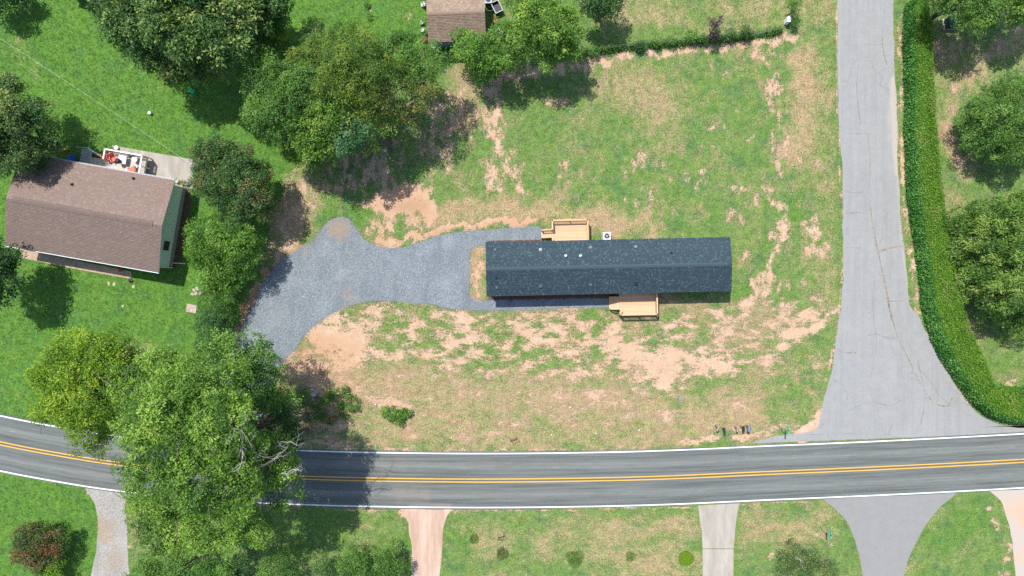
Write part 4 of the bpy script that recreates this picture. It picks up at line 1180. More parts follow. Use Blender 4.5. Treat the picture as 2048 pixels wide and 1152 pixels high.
def blob_leaves(r, c, rad, n, leaf):
    d = unit(r.normal(size=(n, 3))); d[:, 2] = np.abs(d[:, 2]) * 1.0 - .15
    C = np.asarray(c) + d * rad * (r.random((n, 1)) ** .4)
    V, Q = leaf_quads(C, d + r.normal(size=(n, 3)) * .5, r.normal(size=(n, 3)) * .5 + [0, 0, 1], leaf * r.uniform(.7, 1.3, n), leaf * .5 * r.uniform(.7, 1.3, n))
    return V, Q, np.clip(r.normal(.5, .2, n), 0, 1)

def crown_leaves(lobes, r, dens, leaf, asp, clump, drop=.0, hole=0.0, tintamp=.35, inner=.22):
    """lobes: (x, y, z, rx, ry, rz) in metres. Each lobe carries leafy boughs with gaps between them; the leaves sit in twig sprays over each bough."""
    LB = np.array(lobes)
    TT = []; CC = []; DD = []; NN = []; LL = []; WW = []
    for i, (x, y, z, rx, ry, rz) in enumerate(LB):
        bw = min(1.15 * clump, .5 * rx + .10)                      # bough radius
        area = 2 * math.pi * (rx * ry * .5 + .5 * rx * rz) * 1.15
        ns = max(6, int(area / (bw * bw * 1.75)))
        # spread the boughs out: best of a few tries
        d = unit(r.normal(size=(ns * 3, 3))); d[d[:, 2] < -.35, 2] *= -1
        pick = [0]
        for k in range(1, len(d)):
            if len(pick) >= ns: break
            if ((d[pick] - d[k]) ** 2).sum(1).min() > (.95 * bw / max(rx, .3)) ** 2 or r.random() < .18: pick.append(k)
        d = d[pick]; ns = len(d)
        ph = r.random(3) * 6.28
        bump = .10 * np.sin(3.1 * d[:, 0] + 2.3 * d[:, 1] + ph[0]) + .10 * np.sin(4.3 * d[:, 1] - 3.2 * d[:, 2] + ph[1]) + .07 * np.sin(6.1 * d[:, 0] - 5.1 * d[:, 1] + ph[2])
        rr = .80 + bump * 1.2 + r.normal(size=ns) * .13
        C = np.array([x, y, z]) + d * np.array([rx, ry, rz]) * rr[:, None]
        keep = np.ones(ns, bool)
        for j, (a, b, c_, p, q, s) in enumerate(LB):
            if j == i: continue
            e = ((C - [a, b, c_]) / [p, q, s]) ** 2
            keep &= ~((e.sum(1) < .42) & (r.random(ns) < .9))
        if hole: keep &= r.random(ns) > hole
        C = C[keep]; d = d[keep]; ns = len(C)
        if not ns: continue
        br = bw * r.uniform(.5, 1.35, ns)
        bt = r.normal(0, tintamp * .7, ns)
        # twig sprays over each bough
        tw = .34 * clump + .05
        nt = np.maximum(4, (2.6 * br * br / (tw * tw)).astype(int))
        bi = np.repeat(np.arange(ns), nt); m = len(bi)
        td = unit(r.normal(size=(m, 3)) + d[bi] * .5 + [0, 0, .45])
        tr_ = np.where(r.random(m) < inner, r.uniform(.3, .7, m), r.uniform(.72, 1.22, m))
        TC = C[bi] + td * (br[bi] * tr_)[:, None] * [1, 1, .8]
        TC[:, 2] = np.maximum(TC[:, 2], .10)
        per = np.maximum(3, r.poisson(DK * dens * tw * tw * 1.5, m))
        idx = np.repeat(np.arange(m), per); n = len(idx)
        off = r.normal(size=(n, 3)) * .5
        ax = unit(td * .8 + [0, 0, .45] + r.normal(size=(m, 3)) * .25)
        k = (off * ax[idx]).sum(1); off -= ax[idx] * (k * .65)[:, None]
        P = TC[idx] + off * tw
        P[:, 2] -= drop * (off[:, :2] ** 2).sum(1) * tw
        P[:, 2] = np.maximum(P[:, 2], .03)
        dirv = off + td[idx] * .4 + r.normal(size=(n, 3)) * .3; dirv[:, 2] -= .12 + drop
        CC.append(P); DD.append(dirv); NN.append(ax[idx] + r.normal(size=(n, 3)) * .38)
        l = LK * leaf * r.uniform(.65, 1.35, n); LL.append(l); WW.append(l * asp * r.uniform(.8, 1.2, n))
        TT.append(np.clip(.48 + bt[bi][idx] + r.normal(0, tintamp * .35, m)[idx] + r.normal(0, tintamp * .4, n), 0, 1))
    V, Q = leaf_quads(np.concatenate(CC), np.concatenate(DD), np.concatenate(NN), np.concatenate(LL), np.concatenate(WW))
    return V, Q, np.concatenate(TT)

M_bark = plain('grey_brown_bark', (.13, .105, .085), .95, .35, 5, bump=.8)
M_barkp = plain('pale_dead_bark', (.42, .39, .36), .9, .2, 6, bump=.5)
def limb_mesh(name, parent, a, b, r0, r1, rnd, mat, bend=.16, n=8, kids=0, fine=False):
    a = Vector(a); b = Vector(b); L = (b - a).length
    pts = []; m1 = Vector((rnd.uniform(-1, 1), rnd.uniform(-1, 1), rnd.uniform(0, 1))) * L * bend
    for i in range(n):
        t = i / (n - 1)
        pts.append(a.lerp(b, t) + m1 * math.sin(math.pi * t) + Vector((rnd.gauss(0, 1), rnd.gauss(0, 1), rnd.gauss(0, 1))) * L * (.022 if 0 < i else 0))
    mb = MB(); mb.tube(pts, [r0 + (r1 - r0) * (i / (n - 1)) ** .8 for i in range(n)], 7)
    ax = (b - a).normalized()
    def twig(q, d, ln, r, depth):
        p = [q]; dd = d.copy()
        for _ in range(4):
            dd = (dd + Vector((rnd.gauss(0, 1), rnd.gauss(0, 1), rnd.gauss(.1, .7))) * .28).normalized(); p.append(p[-1] + dd * ln / 4)
        mb.tube(p, [r, r * .8, r * .6, r * .45, r * .25], 5, False)
        if depth:
            for _ in range(3):
                twig(p[rnd.randint(1, 3)], (dd + Vector((rnd.gauss(0, 1), rnd.gauss(0, 1), rnd.gauss(0, .5))) * .9).normalized(), ln * .5, r * .55, depth - 1)
    for k in range(kids):
        i = rnd.randint(2, n - 1)
        d = (ax * .7 + Vector((rnd.gauss(0, 1), rnd.gauss(0, 1), rnd.gauss(.2, .5))) * .6).normalized()
        twig(pts[i], d, L * rnd.uniform(.2, .4), r1 * 1.2 if not fine else r1 * .9, 1 if fine else 0)
    return mb.build(name, mat, parent, True)

LEAF = {
 'oak': leaf_mat('oak_leaf', (.032, .078, .012), (.112, .198, .028), (.185, .27, .048)),
 'yellowgreen': leaf_mat('yellow_green_leaf', (.045, .095, .008), (.125, .20, .014), (.21, .27, .03)),
 'mid': leaf_mat('mid_green_leaf', (.026, .070, .014), (.085, .165, .030), (.13, .22, .045)),
 'bright': leaf_mat('bright_green_leaf', (.032, .084, .012), (.096, .192, .028), (.16, .255, .05)),
 'magnolia': leaf_mat('dark_glossy_leaf', (.022, .055, .012), (.062, .115, .026), (.165, .205, .052), .15, .5),
 'dark': leaf_mat('dark_green_leaf', (.014, .045, .014), (.050, .105, .028), None, .2),
 'olive': leaf_mat('olive_leaf', (.034, .070, .012), (.098, .155, .022), (.155, .185, .03)),
 'rust': leaf_mat('rust_tinged_leaf', (.032, .066, .014), (.098, .145, .028), (.20, .13, .04)),
 'blue': leaf_mat('blue_green_leaf', (.022, .066, .024), (.070, .148, .054), (.11, .19, .085)),
 'brown': leaf_mat('brown_tipped_leaf', (.018, .050, .014), (.060, .110, .026), (.15, .10, .045), .2),
 'purple': leaf_mat('purple_leaf', (.030, .018, .022), (.075, .050, .055), (.11, .09, .09), .15),
 'red': leaf_mat('red_brown_leaf', (.030, .045, .014), (.085, .085, .026), (.20, .06, .035), .2),
 'cedar': leaf_mat('cedar_needle', (.036, .082, .014), (.115, .188, .032), (.19, .245, .06), .2),
 'hemlock': leaf_mat('hemlock_needle', (.026, .062, .018), (.085, .135, .034), (.17, .20, .06), .15),
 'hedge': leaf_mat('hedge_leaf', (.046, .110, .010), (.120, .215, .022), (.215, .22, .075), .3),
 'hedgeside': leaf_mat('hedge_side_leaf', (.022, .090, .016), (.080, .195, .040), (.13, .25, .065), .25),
 'grey': leaf_mat('grey_green_leaf', (.030, .060, .016), (.085, .130, .036), (.14, .175, .06), .15),
 'lime': leaf_mat('lime_groundcover', (.055, .110, .006), (.100, .175, .012), (.13, .20, .02), .2),
}
def lobe_m(px, py, rpx, z, fz=.85):
    w = W(px, py, z); k = S * (1 - z / H)
    return (w.x, w.y, z, rpx * k, rpx * k, max(.3, min(rpx * k * fz, z * .95)))

def tree(name, label, lobes, kind, seed, leaf=.24, asp=.5, dens=55, clump=.75, drop=.2, hole=0., base=None, trunk=None, cat='tree', group=None, dead=(), fz=.85, tint=.35, inner=.22, limbs=True):
    r = np.random.default_rng(seed); rnd = random.Random(seed)
    LB = [lobe_m(*l, fz=fz) for l in lobes]
    A = np.array(LB); wts = A[:, 3] ** 2
    if base is None: bx, by = (A[:, 0] * wts).sum() / wts.sum(), (A[:, 1] * wts).sum() / wts.sum()
    else: bx, by = W(*base)[:2]
    top = (A[:, 2] + A[:, 5]).max()
    t = empty(name, (bx, by, 0), 0, label, cat, group)
    o = np.array([bx, by, 0])
    tr = trunk or max(.05, .022 * top + .03)
    fork = Vector((0, 0, max(.25, min(.45 * A[:, 2].min() + .2, .5 * top))))
    mb = MB()
    mb.tube([(0, 0, -.05), (0, 0, .12), (rnd.gauss(0, .03) * top * .2, rnd.gauss(0, .03) * top * .2, fork.z * .6), fork, (rnd.gauss(0, .3), rnd.gauss(0, .3), top * .72)], [tr * 1.5, tr * 1.15, tr, tr * .9, tr * .25], 9)
    mb.build('trunk', M_bark, t, True)
    if limbs:
        for (x, y, z, rx, ry, rz) in LB:
            limb_mesh('limb', t, fork * rnd.uniform(.85, 1.25), Vector((x - bx, y - by, z + rz * .4)), tr * .42, tr * .10, rnd, M_bark, kids=3)
    for (ax, ay, az, ex, ey, ez) in dead:
        a = W(ax, ay, az); b = W(ex, ey, ez)
        limb_mesh('dead_branch', t, a - Vector(o), b - Vector(o), .05, .018, rnd, M_barkp, kids=6, bend=.12, fine=True)
    add_leaves('crown', t, crown_leaves(LB, r, dens, leaf, asp, clump, drop, hole, tint, inner), LEAF[kind], o)
    return t

# trees of the north west corner
tree('magnolia_tree', 'broad dark glossy tree with pale yellow leaf tips on the green lawn', [(275, 40, 62, 9), (355, 35, 75, 11), (432, 55, 68, 10), (362, 112, 46, 6.5), (305, 88, 44, 7), (470, 10, 60, 9), (320, -45, 85, 10.5), (425, 105, 36, 6), (400, -40, 80, 11), (240, 10, 36, 7.5), (350, 145, 22, 4.5), (415, 140, 18, 4)], 'magnolia', 101, .34, .45, 34, .8, .1, tint=.5)
tree('shade_tree', 'dark tree crowded against the broad glossy tree', [(525, -15, 48, 7), (505, 40, 34, 5.5), (545, 20, 34, 5.5), (520, 85, 22, 3.5)], 'dark', 102, .26, .5, 48, .75)
tree('small_tree', 'slender bright green sapling standing in the dark tree shade', [(556, 58, 17, 3.4), (548, 78, 14, 2.6), (566, 76, 13, 2.5), (558, 42, 9, 3.8), (552, 100, 10, 1.6)], 'oak', 103, .22, .55, 55, .5, tint=.45)
tree('hemlock_tree', 'feathery conifer leaning over the brown roof', [(15, 232, 52, 7.5), (62, 268, 40, 6), (35, 302, 38, 6), (82, 228, 24, 4.6), (5, 318, 32, 5.2), (35, 192, 34, 5.5), (92, 292, 22, 4.6), (-20, 270, 45, 7), (70, 322, 18, 4)], 'hemlock', 104, .30, .30, 58, .7, .35, tint=.45)
tree('shade_tree', 'dark leafy tree at the front corner of the brown roof', [(-15, 515, 42, 6), (2, 565, 34, 5), (-35, 560, 45, 6), (12, 520, 24, 4.5)], 'dark', 105, .26, .5, 48, .7, base=(20, 545))
tree('shade_tree', 'dark tree tip at the far corner of the green lawn', [(0, -10, 32, 2.6), (44, -6, 14, 2.0), (22, 4, 12, 1.8)], 'dark', 106, .26, .5, 50, .7, base=(28, -20))
# the grove
G = 'trees of the grove by the mound'
tree('grove_tree', 'fresh green tree on the lawn edge of the grove', [(540, 165, 45, 7.8), (555, 222, 52, 8.9), (598, 185, 46, 9.5), (522, 215, 28, 6.2), (575, 255, 36, 6.7)], 'mid', 111, .22, .45, 62, .65, .25, group=G)
tree('grove_tree', 'leafy green tree of the grove nearest the gravel drive', [(625, 272, 44, 7.8), (598, 262, 34, 6.7), (652, 292, 34, 6.7), (622, 312, 26, 5.1), (590, 300, 22, 4.5)], 'oak', 112, .22, .45, 62, .65, .25, group=G)
tree('grove_tree', 'tall olive green tree in the middle of the grove', [(648, 122, 48, 8.9), (720, 120, 56, 10.6), (690, 168, 52, 10.1), (758, 140, 44, 9.5), (618, 118, 30, 6.7), (690, 105, 40, 8.9), (655, 185, 40, 8.9), (735, 185, 40, 8.9)], 'olive', 113, .20, .42, 64, .65, .2, group=G, tint=.45, dead=((700, 190, 7, 712, 185, 9.5), (690, 185, 7, 705, 195, 9)))
tree('grove_tree', 'blue tinged green tree of the grove nearest the tan roof', [(800, 108, 36, 7.8), (848, 122, 38, 8.4), (874, 115, 22, 6.7), (780, 95, 32, 7.3), (835, 150, 30, 7.3)], 'mid', 114, .22, .42, 55, .6, .25, .2, group=G)
tree('grove_tree', 'thin rust tinged tree of the grove with bare grey twigs', [(790, 185, 42, 8.9), (838, 188, 36, 7.8), (818, 222, 28, 6.7), (768, 218, 30, 7.8), (860, 175, 22, 6.7)], 'rust', 115, .20, .42, 40, .6, .25, .42, group=G, dead=((815, 230, 5, 818, 255, 6), (790, 205, 6, 812, 208, 8.5), (828, 175, 6, 840, 165, 8.5)), tint=.5)
tree('grove_tree', 'small blue green tree poking out of the grove', [(698, 272, 26, 8.9), (722, 262, 22, 8.7), (692, 292, 17, 7.6), (712, 290, 14, 7.1), (680, 262, 14, 7.8)], 'blue', 116, .24, .5, 60, .5, .2, group=G, tint=.4)
tree('grove_tree', 'sparse understorey tree on the bare soil of the grove', [(755, 262, 30, 6.7), (735, 300, 18, 4.5), (772, 245, 22, 6.7)], 'oak', 117, .22, .45, 45, .6, .25, .45, group=G)
tree('grove_tree', 'low green tree at the lawn end of the grove', [(600, 130, 30, 5.6), (580, 150, 26, 5.1), (640, 100, 22, 5.1)], 'mid', 118, .22, .45, 62, .6, .25, group=G)
tree('grove_tree', 'bright yellow green tree of the grove beside the lawn', [(640, 222, 40, 8.9), (672, 215, 34, 9.5), (612, 228, 30, 8.4)], 'oak', 119, .21, .45, 62, .6, .25, group=G, tint=.45)
tree('chestnut_tree', 'bright feathery tree touching the tan roof', [(958, 98, 34, 4.5), (1000, 102, 36, 5), (970, 128, 24, 3.6), (1008, 78, 26, 4.4), (930, 82, 20, 3.8), (985, 138, 16, 3), (925, 105, 16, 3.2)], 'bright', 121, .27, .32, 58, .6, .35, tint=.4)
tree('broad_tree', 'rounded green tree between the feathery tree and the vine fence', [(1090, 48, 46, 7), (1058, 80, 32, 5.4), (1120, 82, 34, 6), (1066, 22, 36, 6.4), (1130, 100, 20, 4.8), (1095, 112, 24, 4.6), (1125, 35, 26, 6), (1045, 45, 22, 5)], 'oak', 122, .23, .5, 60, .65, .2, tint=.4)
tree('small_tree', 'round dark green tree alone on the mown lawn', [(1204, -8, 34, 4.6), (1194, 14, 24, 3.6), (1222, 10, 22, 3.8), (1208, 25, 15, 2.8)], 'dark', 123, .22, .5, 60, .55)
tree('ornamental_tree', 'slim purple leaved tree in the vine fence', [(1430, 50, 12, 2.6), (1428, 66, 10, 1.7), (1436, 40, 8, 3.1), (1424, 44, 7, 2.8), (1431, 78, 8, 1.0)], 'purple', 124, .17, .45, 60, .35, hole=.12)
tree('evergreen_shrub', 'small upright green shrub beside the white utility box', [(1588, 4, 11, 2.0), (1586, 20, 8, 1.4), (1592, 36, 6, 1.0), (1588, 48, 6, .8)], 'mid', 125, .16, .45, 80, .35, cat='shrub')
# east gardens
tree('oak_tree', 'green oak shading the dark green cabinet beyond the hedge', [(1918, 4, 44, 6), (1958, 22, 38, 6), (1890, -8, 30, 5), (1990, 0, 36, 6.4), (1935, -40, 60, 7), (1930, 40, 20, 4.5)], 'mid', 131, .22, .5, 55, .65, .15, tint=.4)
tree('oak_tree', 'green oak beyond the hedge with its crown past the sandy path', [(2055, 0, 38, 6), (2030, 20, 20, 5), (2070, -40, 50, 7)], 'oak', 132, .24, .5, 55, .65)
tree('round_tree', 'dense rounded green tree standing in a ring of bare soil', [(2000, 242, 54, 4.6), (1962, 228, 32, 3.6), (1968, 278, 36, 3.4), (2030, 285, 44, 4), (2030, 195, 40, 4.2), (1945, 262, 22, 2.6), (1990, 300, 30, 3), (2060, 240, 50, 4.5), (1985, 190, 22, 3.6)], 'mid', 133, .20, .45, 62, .5, .2, tint=.35, inner=.15)
tree('cedar_tree', 'feathery cedar beyond the hedge next to the round tree', [(1935, 442, 30, 3), (1985, 432, 36, 5), (1918, 472, 22, 2.2), (2032, 455, 44, 6.6), (1975, 482, 38, 4.6), (1930, 505, 24, 2.4), (2050, 415, 30, 5)], 'cedar', 141, .34, .24, 62, .62, .55, .14, tint=.5)
tree('cedar_tree', 'spreading cedar near the bend of the hedge', [(1962, 560, 30, 3), (2002, 548, 36, 5), (2042, 578, 46, 6.6), (1986, 605, 30, 3.6), (1944, 588, 18, 2.0), (2012, 628, 24, 2.8), (2045, 640, 26, 3), (1968, 628, 14, 1.5), (1930, 545, 20, 2)], 'cedar', 142, .34, .24, 62, .62, .55, .14, tint=.5)
tree('cedar_tree', 'tall cedar behind the two cedars at the hedge', [(2085, 515, 50, 8), (2060, 505, 34, 7), (2100, 570, 40, 6.5)], 'cedar', 143, .34, .24, 55, .65, .55, tint=.5)
# beside the brown-roofed house
tree('holly_tree', 'dark tree with brown tipped leaves beside the patio', [(432, 312, 38, 6.5), (478, 340, 42, 6.6), (438, 372, 42, 6), (498, 388, 38, 5.6), (468, 425, 30, 4.8), (520, 420, 22, 4), (510, 350, 24, 5), (415, 345, 26, 5)], 'brown', 151, .22, .45, 62, .6, .2, tint=.45, dead=((495, 405, 4, 505, 402, 6.4),))
tree('willow_tree', 'bright feathery tree between the sage gable and the gravel', [(425, 468, 36, 5), (468, 485, 38, 5), (415, 505, 30, 4), (482, 518, 30, 3.8), (440, 545, 32, 3.6), (402, 478, 22, 3.4), (500, 495, 20, 3.8), (455, 570, 22, 2.6)], 'bright', 152, .28, .28, 62, .6, .4, tint=.45)
GS = 'shrubs in the row by the clay bank'
tree('row_shrub', 'green shrub of the row just below the bright feathery tree', [(445, 598, 24, 2.4), (425, 590, 20, 2.2), (415, 610, 18, 2)], 'mid', 153, .17, .45, 75, .5, cat='shrub', group=GS)
tree('row_shrub', 'dark shrub in the middle of the row by the clay bank', [(425, 640, 22, 2.2), (445, 628, 18, 2), (410, 655, 16, 1.8)], 'dark', 154, .17, .45, 75, .5, cat='shrub', group=GS)
tree('row_shrub', 'dark shrub of the row nearest the big roadside tree', [(432, 675, 20, 2), (415, 685, 18, 2), (450, 668, 13, 1.6)], 'dark', 155, .17, .45, 75, .5, cat='shrub', group=GS)
# the big roadside trees
GB = 'big trees over the main road'
tree('roadside_tree', 'yellow green tree over the white edge line of the road', [(170, 720, 54, 11), (128, 768, 46, 9.5), (178, 800, 56, 10.5), (218, 745, 50, 11.5), (105, 812, 28, 8), (170, 855, 36, 8.5), (205, 885, 22, 7.5), (238, 705, 30, 10), (85, 830, 16, 6.5), (145, 700, 30, 9), (235, 820, 34, 10)], 'yellowgreen', 161, .22, .5, 56, .75, .2, group=GB, tint=.42)
tree('roadside_tree', 'largest tree whose crown spans the whole road', [(330, 745, 50, 13), (415, 765, 60, 16), (350, 822, 64, 17), (438, 850, 66, 18), (335, 900, 62, 16.5), (282, 842, 46, 14), (400, 955, 72, 17), (308, 975, 50, 13.5), (468, 985, 56, 14.5), (420, 1045, 56, 12.5), (350, 1055, 46, 11.5), (300, 1030, 36, 10.5), (480, 915, 50, 15.5), (500, 1040, 36, 11), (270, 770, 36, 12)], 'oak', 162, .23, .5, 56, .8, .2, .10, group=GB, tint=.42, trunk=.5, base=(552, 832), dead=((430, 850, 13, 470, 862, 19), (300, 830, 11, 330, 850, 17)))
tree('roadside_tree', 'airy tree at the mouth of the gravel driveway', [(500, 688, 26, 9), (532, 716, 22, 9), (488, 735, 30, 10), (542, 758, 26, 9.5), (450, 700, 34, 11), (512, 790, 36, 11), (562, 800, 24, 8.5), (468, 762, 34, 12), (430, 690, 24, 9.5)], 'mid', 163, .23, .5, 52, .7, .2, .1, base=(546, 792), group=GB, tint=.42)
tree('roadside_tree', 'dark green tree leaning over the bare soil by the road', [(560, 845, 32, 8), (585, 870, 24, 7), (545, 880, 30, 9)], 'dark', 164, .23, .5, 56, .7, group=GB)
tree('roadside_tree', 'pale green tree with dead grey branches over the double yellow line', [(540, 900, 34, 12.5), (558, 952, 32, 12.5), (588, 972, 20, 11), (560, 995, 24, 11.5), (520, 948, 36, 13.5), (575, 930, 18, 11)], 'oak', 165, .23, .5, 50, .7, .2, .28, base=(612, 862), group=GB, tint=.45,
     dead=((510, 905, 13, 484, 862, 19), (520, 910, 13.5, 575, 893, 17), (545, 905, 13, 592, 888, 16), (545, 950, 13, 602, 942, 15.5), (484, 862, 18.5, 476, 945, 18.5)))
# south gardens
tree('smoke_bush', 'red brown leaved bush on the green lawn across the road', [(72, 1080, 30, 2.8), (50, 1105, 22, 2.2), (108, 1088, 26, 2.4), (85, 1118, 24, 2.2), (60, 1060, 16, 1.9)], 'red', 171, .20, .5, 70, .5, cat='bush', tint=.5)
tree('green_bush', 'fresh green bush beneath the red brown one', [(112, 1135, 20, 1.6), (100, 1150, 18, 1.6)], 'lime', 172, .18, .5, 70, .45, cat='bush')
tree('dark_tree', 'dark green tree under the largest roadside crown', [(295, 1140, 30, 3.4), (368, 1136, 34, 4.2), (335, 1155, 30, 3.6), (425, 1148, 30, 3.8)], 'mid', 173, .21, .5, 60, .6)
GV = 'evergreen bushes across the road'
for k, (lb, lab) in enumerate([
    ([(488, 1122, 20, 2.8), (482, 1145, 20, 2.4)], 'narrow dark evergreen bush in the shade of the largest tree'),
    ([(556, 1132, 28, 2.8), (548, 1112, 18, 2.4), (575, 1145, 18, 2.2)], 'rounded evergreen bush standing alone between shade and lawn'),
    ([(656, 1130, 17, 2.2), (650, 1148, 16, 2)], 'small dark evergreen bush beside the wide pair'),
    ([(715, 1122, 26, 2.7), (700, 1142, 22, 2.3), (735, 1145, 22, 2.3)], 'wide evergreen bush in the group by the dirt track'),
    ([(768, 1112, 22, 2.7), (785, 1132, 18, 2), (765, 1142, 22, 2.3), (805, 1135, 10, 1.4)], 'evergreen bush closest to the red dirt track')]):
    tree('evergreen_bush', lab, lb, 'dark' if k in (0, 2) else 'mid', 174 + k, .19, .4, 75, .5, cat='bush', group=GV)
tree('olive_bush', 'open grey green bush with twigs beside the fork driveway', [(1588, 1110, 17, 2.0), (1625, 1118, 21, 2.3), (1568, 1132, 17, 1.8), (1655, 1128, 13, 1.7), (1610, 1142, 26, 2.2), (1660, 1148, 16, 1.7)], 'grey', 181, .18, .38, 60, .5, .2, .15, cat='bush', dead=((1610, 1130, 1, 1632, 1112, 2.9), (1615, 1130, 1, 1600, 1118, 2.9), (1620, 1130, 1, 1650, 1118, 2.7)), tint=.5)
# low plants on the lot
for k, (lb, lab, kd) in enumerate([
    ([(772, 824, 7, .4), (783, 834, 6, .35), (795, 830, 9, .5), (800, 842, 6, .35), (812, 828, 6, .45), (806, 820, 6, .45), (787, 822, 6, .4), (820, 826, 4, .4)], 'spreading bright green shrub alone on the dry grass', 'bright'),
    ([(690, 778, 5, .4), (693, 793, 7, .5), (708, 800, 7, .5), (700, 815, 8, .5), (686, 826, 7, .4), (712, 815, 5, .4), (683, 808, 5, .4)], 'leafy green bush in the dappled shade by the red flower', 'mid'),
    ([(660, 785, 8, .45), (668, 795, 7, .5), (655, 800, 7, .4)], 'small lime green bush beside the bare soil patch', 'bright'),
    ([(630, 812, 7, .45), (645, 822, 6, .4), (622, 832, 6, .4), (638, 834, 6, .4)], 'dark green bush deep in the shade of the roadside trees', 'mid'),
    ([(610, 790, 8, .4), (605, 800, 7, .4)], 'low bush by the grey bucket under the trees', 'mid'),
    ([(655, 838, 9, .5), (665, 842, 7, .4)], 'low bush growing around the red flower', 'mid')]):
    tree('low_bush', lab, lb, kd, 190 + k, .19, .5, 75, .24, hole=.15, cat='bush', group='bushes on the front of the lot', limbs=False)
for k, (x, y, rr, kd, lab, hh, cat) in enumerate([
    (1150, 1117, 17, 'mid', 'wide dark clump of tall grass on the lawn across the road', .2, 'grass clump'), (1261, 1113, 10, 'mid', 'small dark clump of tall grass on the lawn across the road', .2, 'grass clump'),
    (1005, 1107, 11, 'grey', 'grey green clump of tall grass near the dark sign frame', .35, 'grass clump'), (949, 1078, 10, 'mid', 'low green clump near the red dirt track', .2, 'grass clump')]):
    r = np.random.default_rng(300 + k); w = W(x, y)
    n = int(rr * rr * 5); rad = rr * S
    a = r.random(n) * 6.283; q = np.sqrt(r.random(n)) * rad * (1 + .15 * np.sin(a * 3 + k))
    C = np.stack([q * np.cos(a), q * np.sin(a), np.zeros(n) + .0], 1)
    D = np.stack([np.cos(a) * .6 * q / rad + r.normal(size=n) * .8, np.sin(a) * .6 * q / rad + r.normal(size=n) * .8, np.full(n, .6)], 1)
    L = hh * r.uniform(.6, 1.3, n) * (1.15 - .5 * q / rad)
    V, Q = leaf_quads(C, D, r.normal(size=(n, 3)), L, np.full(n, .035))
    o = add_leaves('grass_clump', None, (V, Q, np.clip(r.normal(.45, .22, n), 0, 1)), LEAF[kd]); o.location = w
    tag(o, lab, cat, 'grass clumps across the road')
# lime cushion plant
r = np.random.default_rng(320); w = W(1372, 1117); t = empty('cushion_plant', w, 0, 'vivid lime green cushion plant beside the concrete driveway', 'plant')
n = 4200; a = r.random(n) * 6.283; q = np.sqrt(r.random(n)) * 15 * S * (1 + .12 * np.sin(a * 2 + 1) + .08 * np.sin(a * 3 + 2) + .06 * np.sin(a * 7))
C = np.stack([q * np.cos(a), q * np.sin(a), .22 * np.sqrt(np.clip(1 - (q / (16.5 * S)) ** 2, 0, 1)) + .01], 1)
V, Q = leaf_quads(C, r.normal(size=(n, 3)) + [0, 0, .4], r.normal(size=(n, 3)) * .5 + [0, 0, 1], r.uniform(.04, .08, n), r.uniform(.025, .04, n))
add_leaves('foliage', t, (V, Q, np.clip(r.normal(.5, .2, n), 0, 1)), LEAF['lime'])
mb = MB(); mb.lathe([(15 * S, 0), (14 * S, .1), (9 * S, .18), (2 * S, .21)], 24); mb.build('stem_mass', plain('lime_core', (.07, .14, .01), .9, .2, 6), t, True)

# vine-covered fence line along the top of the lot
GF = 'shrubs in the vine fence'
fpts = [(1168, 106), (1235, 97), (1300, 90), (1370, 85), (1440, 78), (1500, 73), (1560, 62)]
fence = empty('wire_fence', W(1360, 86), 0, 'low wire fence overgrown with green vines between lot and mown lawn', 'fence')
fo = fence.location
FP = W2(catmull(fpts, 4))
M_post = plain('weathered_fence_post', (.20, .17, .14), .9, .2, 5)
ps = [FP[i] for i in range(0, len(FP), 11)]
p0 = MB().tube([(0, 0, -.1), (0, 0, 1.15)], .045, 7).build('post', M_post, fence); p0.location = (ps[0][0] - fo.x, ps[0][1] - fo.y, 0)
copies('post', p0, [(q[0] - fo.x, q[1] - fo.y, 0) for q in ps[1:]], fence)
for z in (.25, .55, .85, 1.1):
    MB().tube([(q[0] - fo.x, q[1] - fo.y, z) for q in FP[::6]] + [(FP[-1][0] - fo.x, FP[-1][1] - fo.y, z)], .006, 4).build('wire', M_galv, fence)
r = np.random.default_rng(331); n = 15000
i = r.integers(0, len(FP) - 1, n); base = FP[i] + (FP[i + 1] - FP[i]) * r.random((n, 1))
amp = (.55 + .45 * np.sin(i * .21) * np.sin(i * .077 + 1)).clip(.15, 1)
C = np.column_stack([base + r.normal(size=(n, 2)) * [.14, .17], np.abs(r.normal(size=n)) * .55 * amp])
C[:, 2] = C[:, 2].clip(.02, 1.5)
V, Q = leaf_quads(C, r.normal(size=(n, 3)) + [0, 0, -.2], r.normal(size=(n, 3)) * .6 + [0, 0, .8], r.uniform(.10, .2, n), r.uniform(.06, .11, n))
add_leaves('vines', fence, (V, Q, np.clip(r.normal(.4, .25, n), 0, 1)), LEAF['mid'], (fo.x, fo.y, 0))
for k, (x, y, rr, z, kd, lab) in enumerate([(1385, 70, 11, 1.1, 'bright', 'bright leafy shrub in the vine fence beside the purple tree'), (1407, 78, 8, .8, 'mid', 'low shrub right against the purple tree'), (1342, 80, 9, .9, 'mid', 'mid green shrub half way along the vine fence'),
                                          (1460, 70, 11, 1.1, 'dark', 'dark leafy shrub in the fence past the purple tree'), (1492, 62, 11, 1.3, 'brown', 'brownish shrub near the soil end of the vine fence'), (1278, 92, 9, .8, 'dark', 'dark low shrub toward the big tree end of the fence'), (1310, 86, 7, .7, 'bright', 'small bright shrub in the middle of the vine fence'), (1190, 104, 8, .7, 'mid', 'low green shrub at the tree end of the vine fence')]):
    tree('fence_shrub', lab, [(x, y, rr * .8, z), (x + rr * .6, y + 3, rr * .5, z * .7), (x - rr * .6, y + 2, rr * .5, z * .7)], kd, 340 + k, .16, .45, 80, .32, cat='shrub', group=GF, limbs=False)

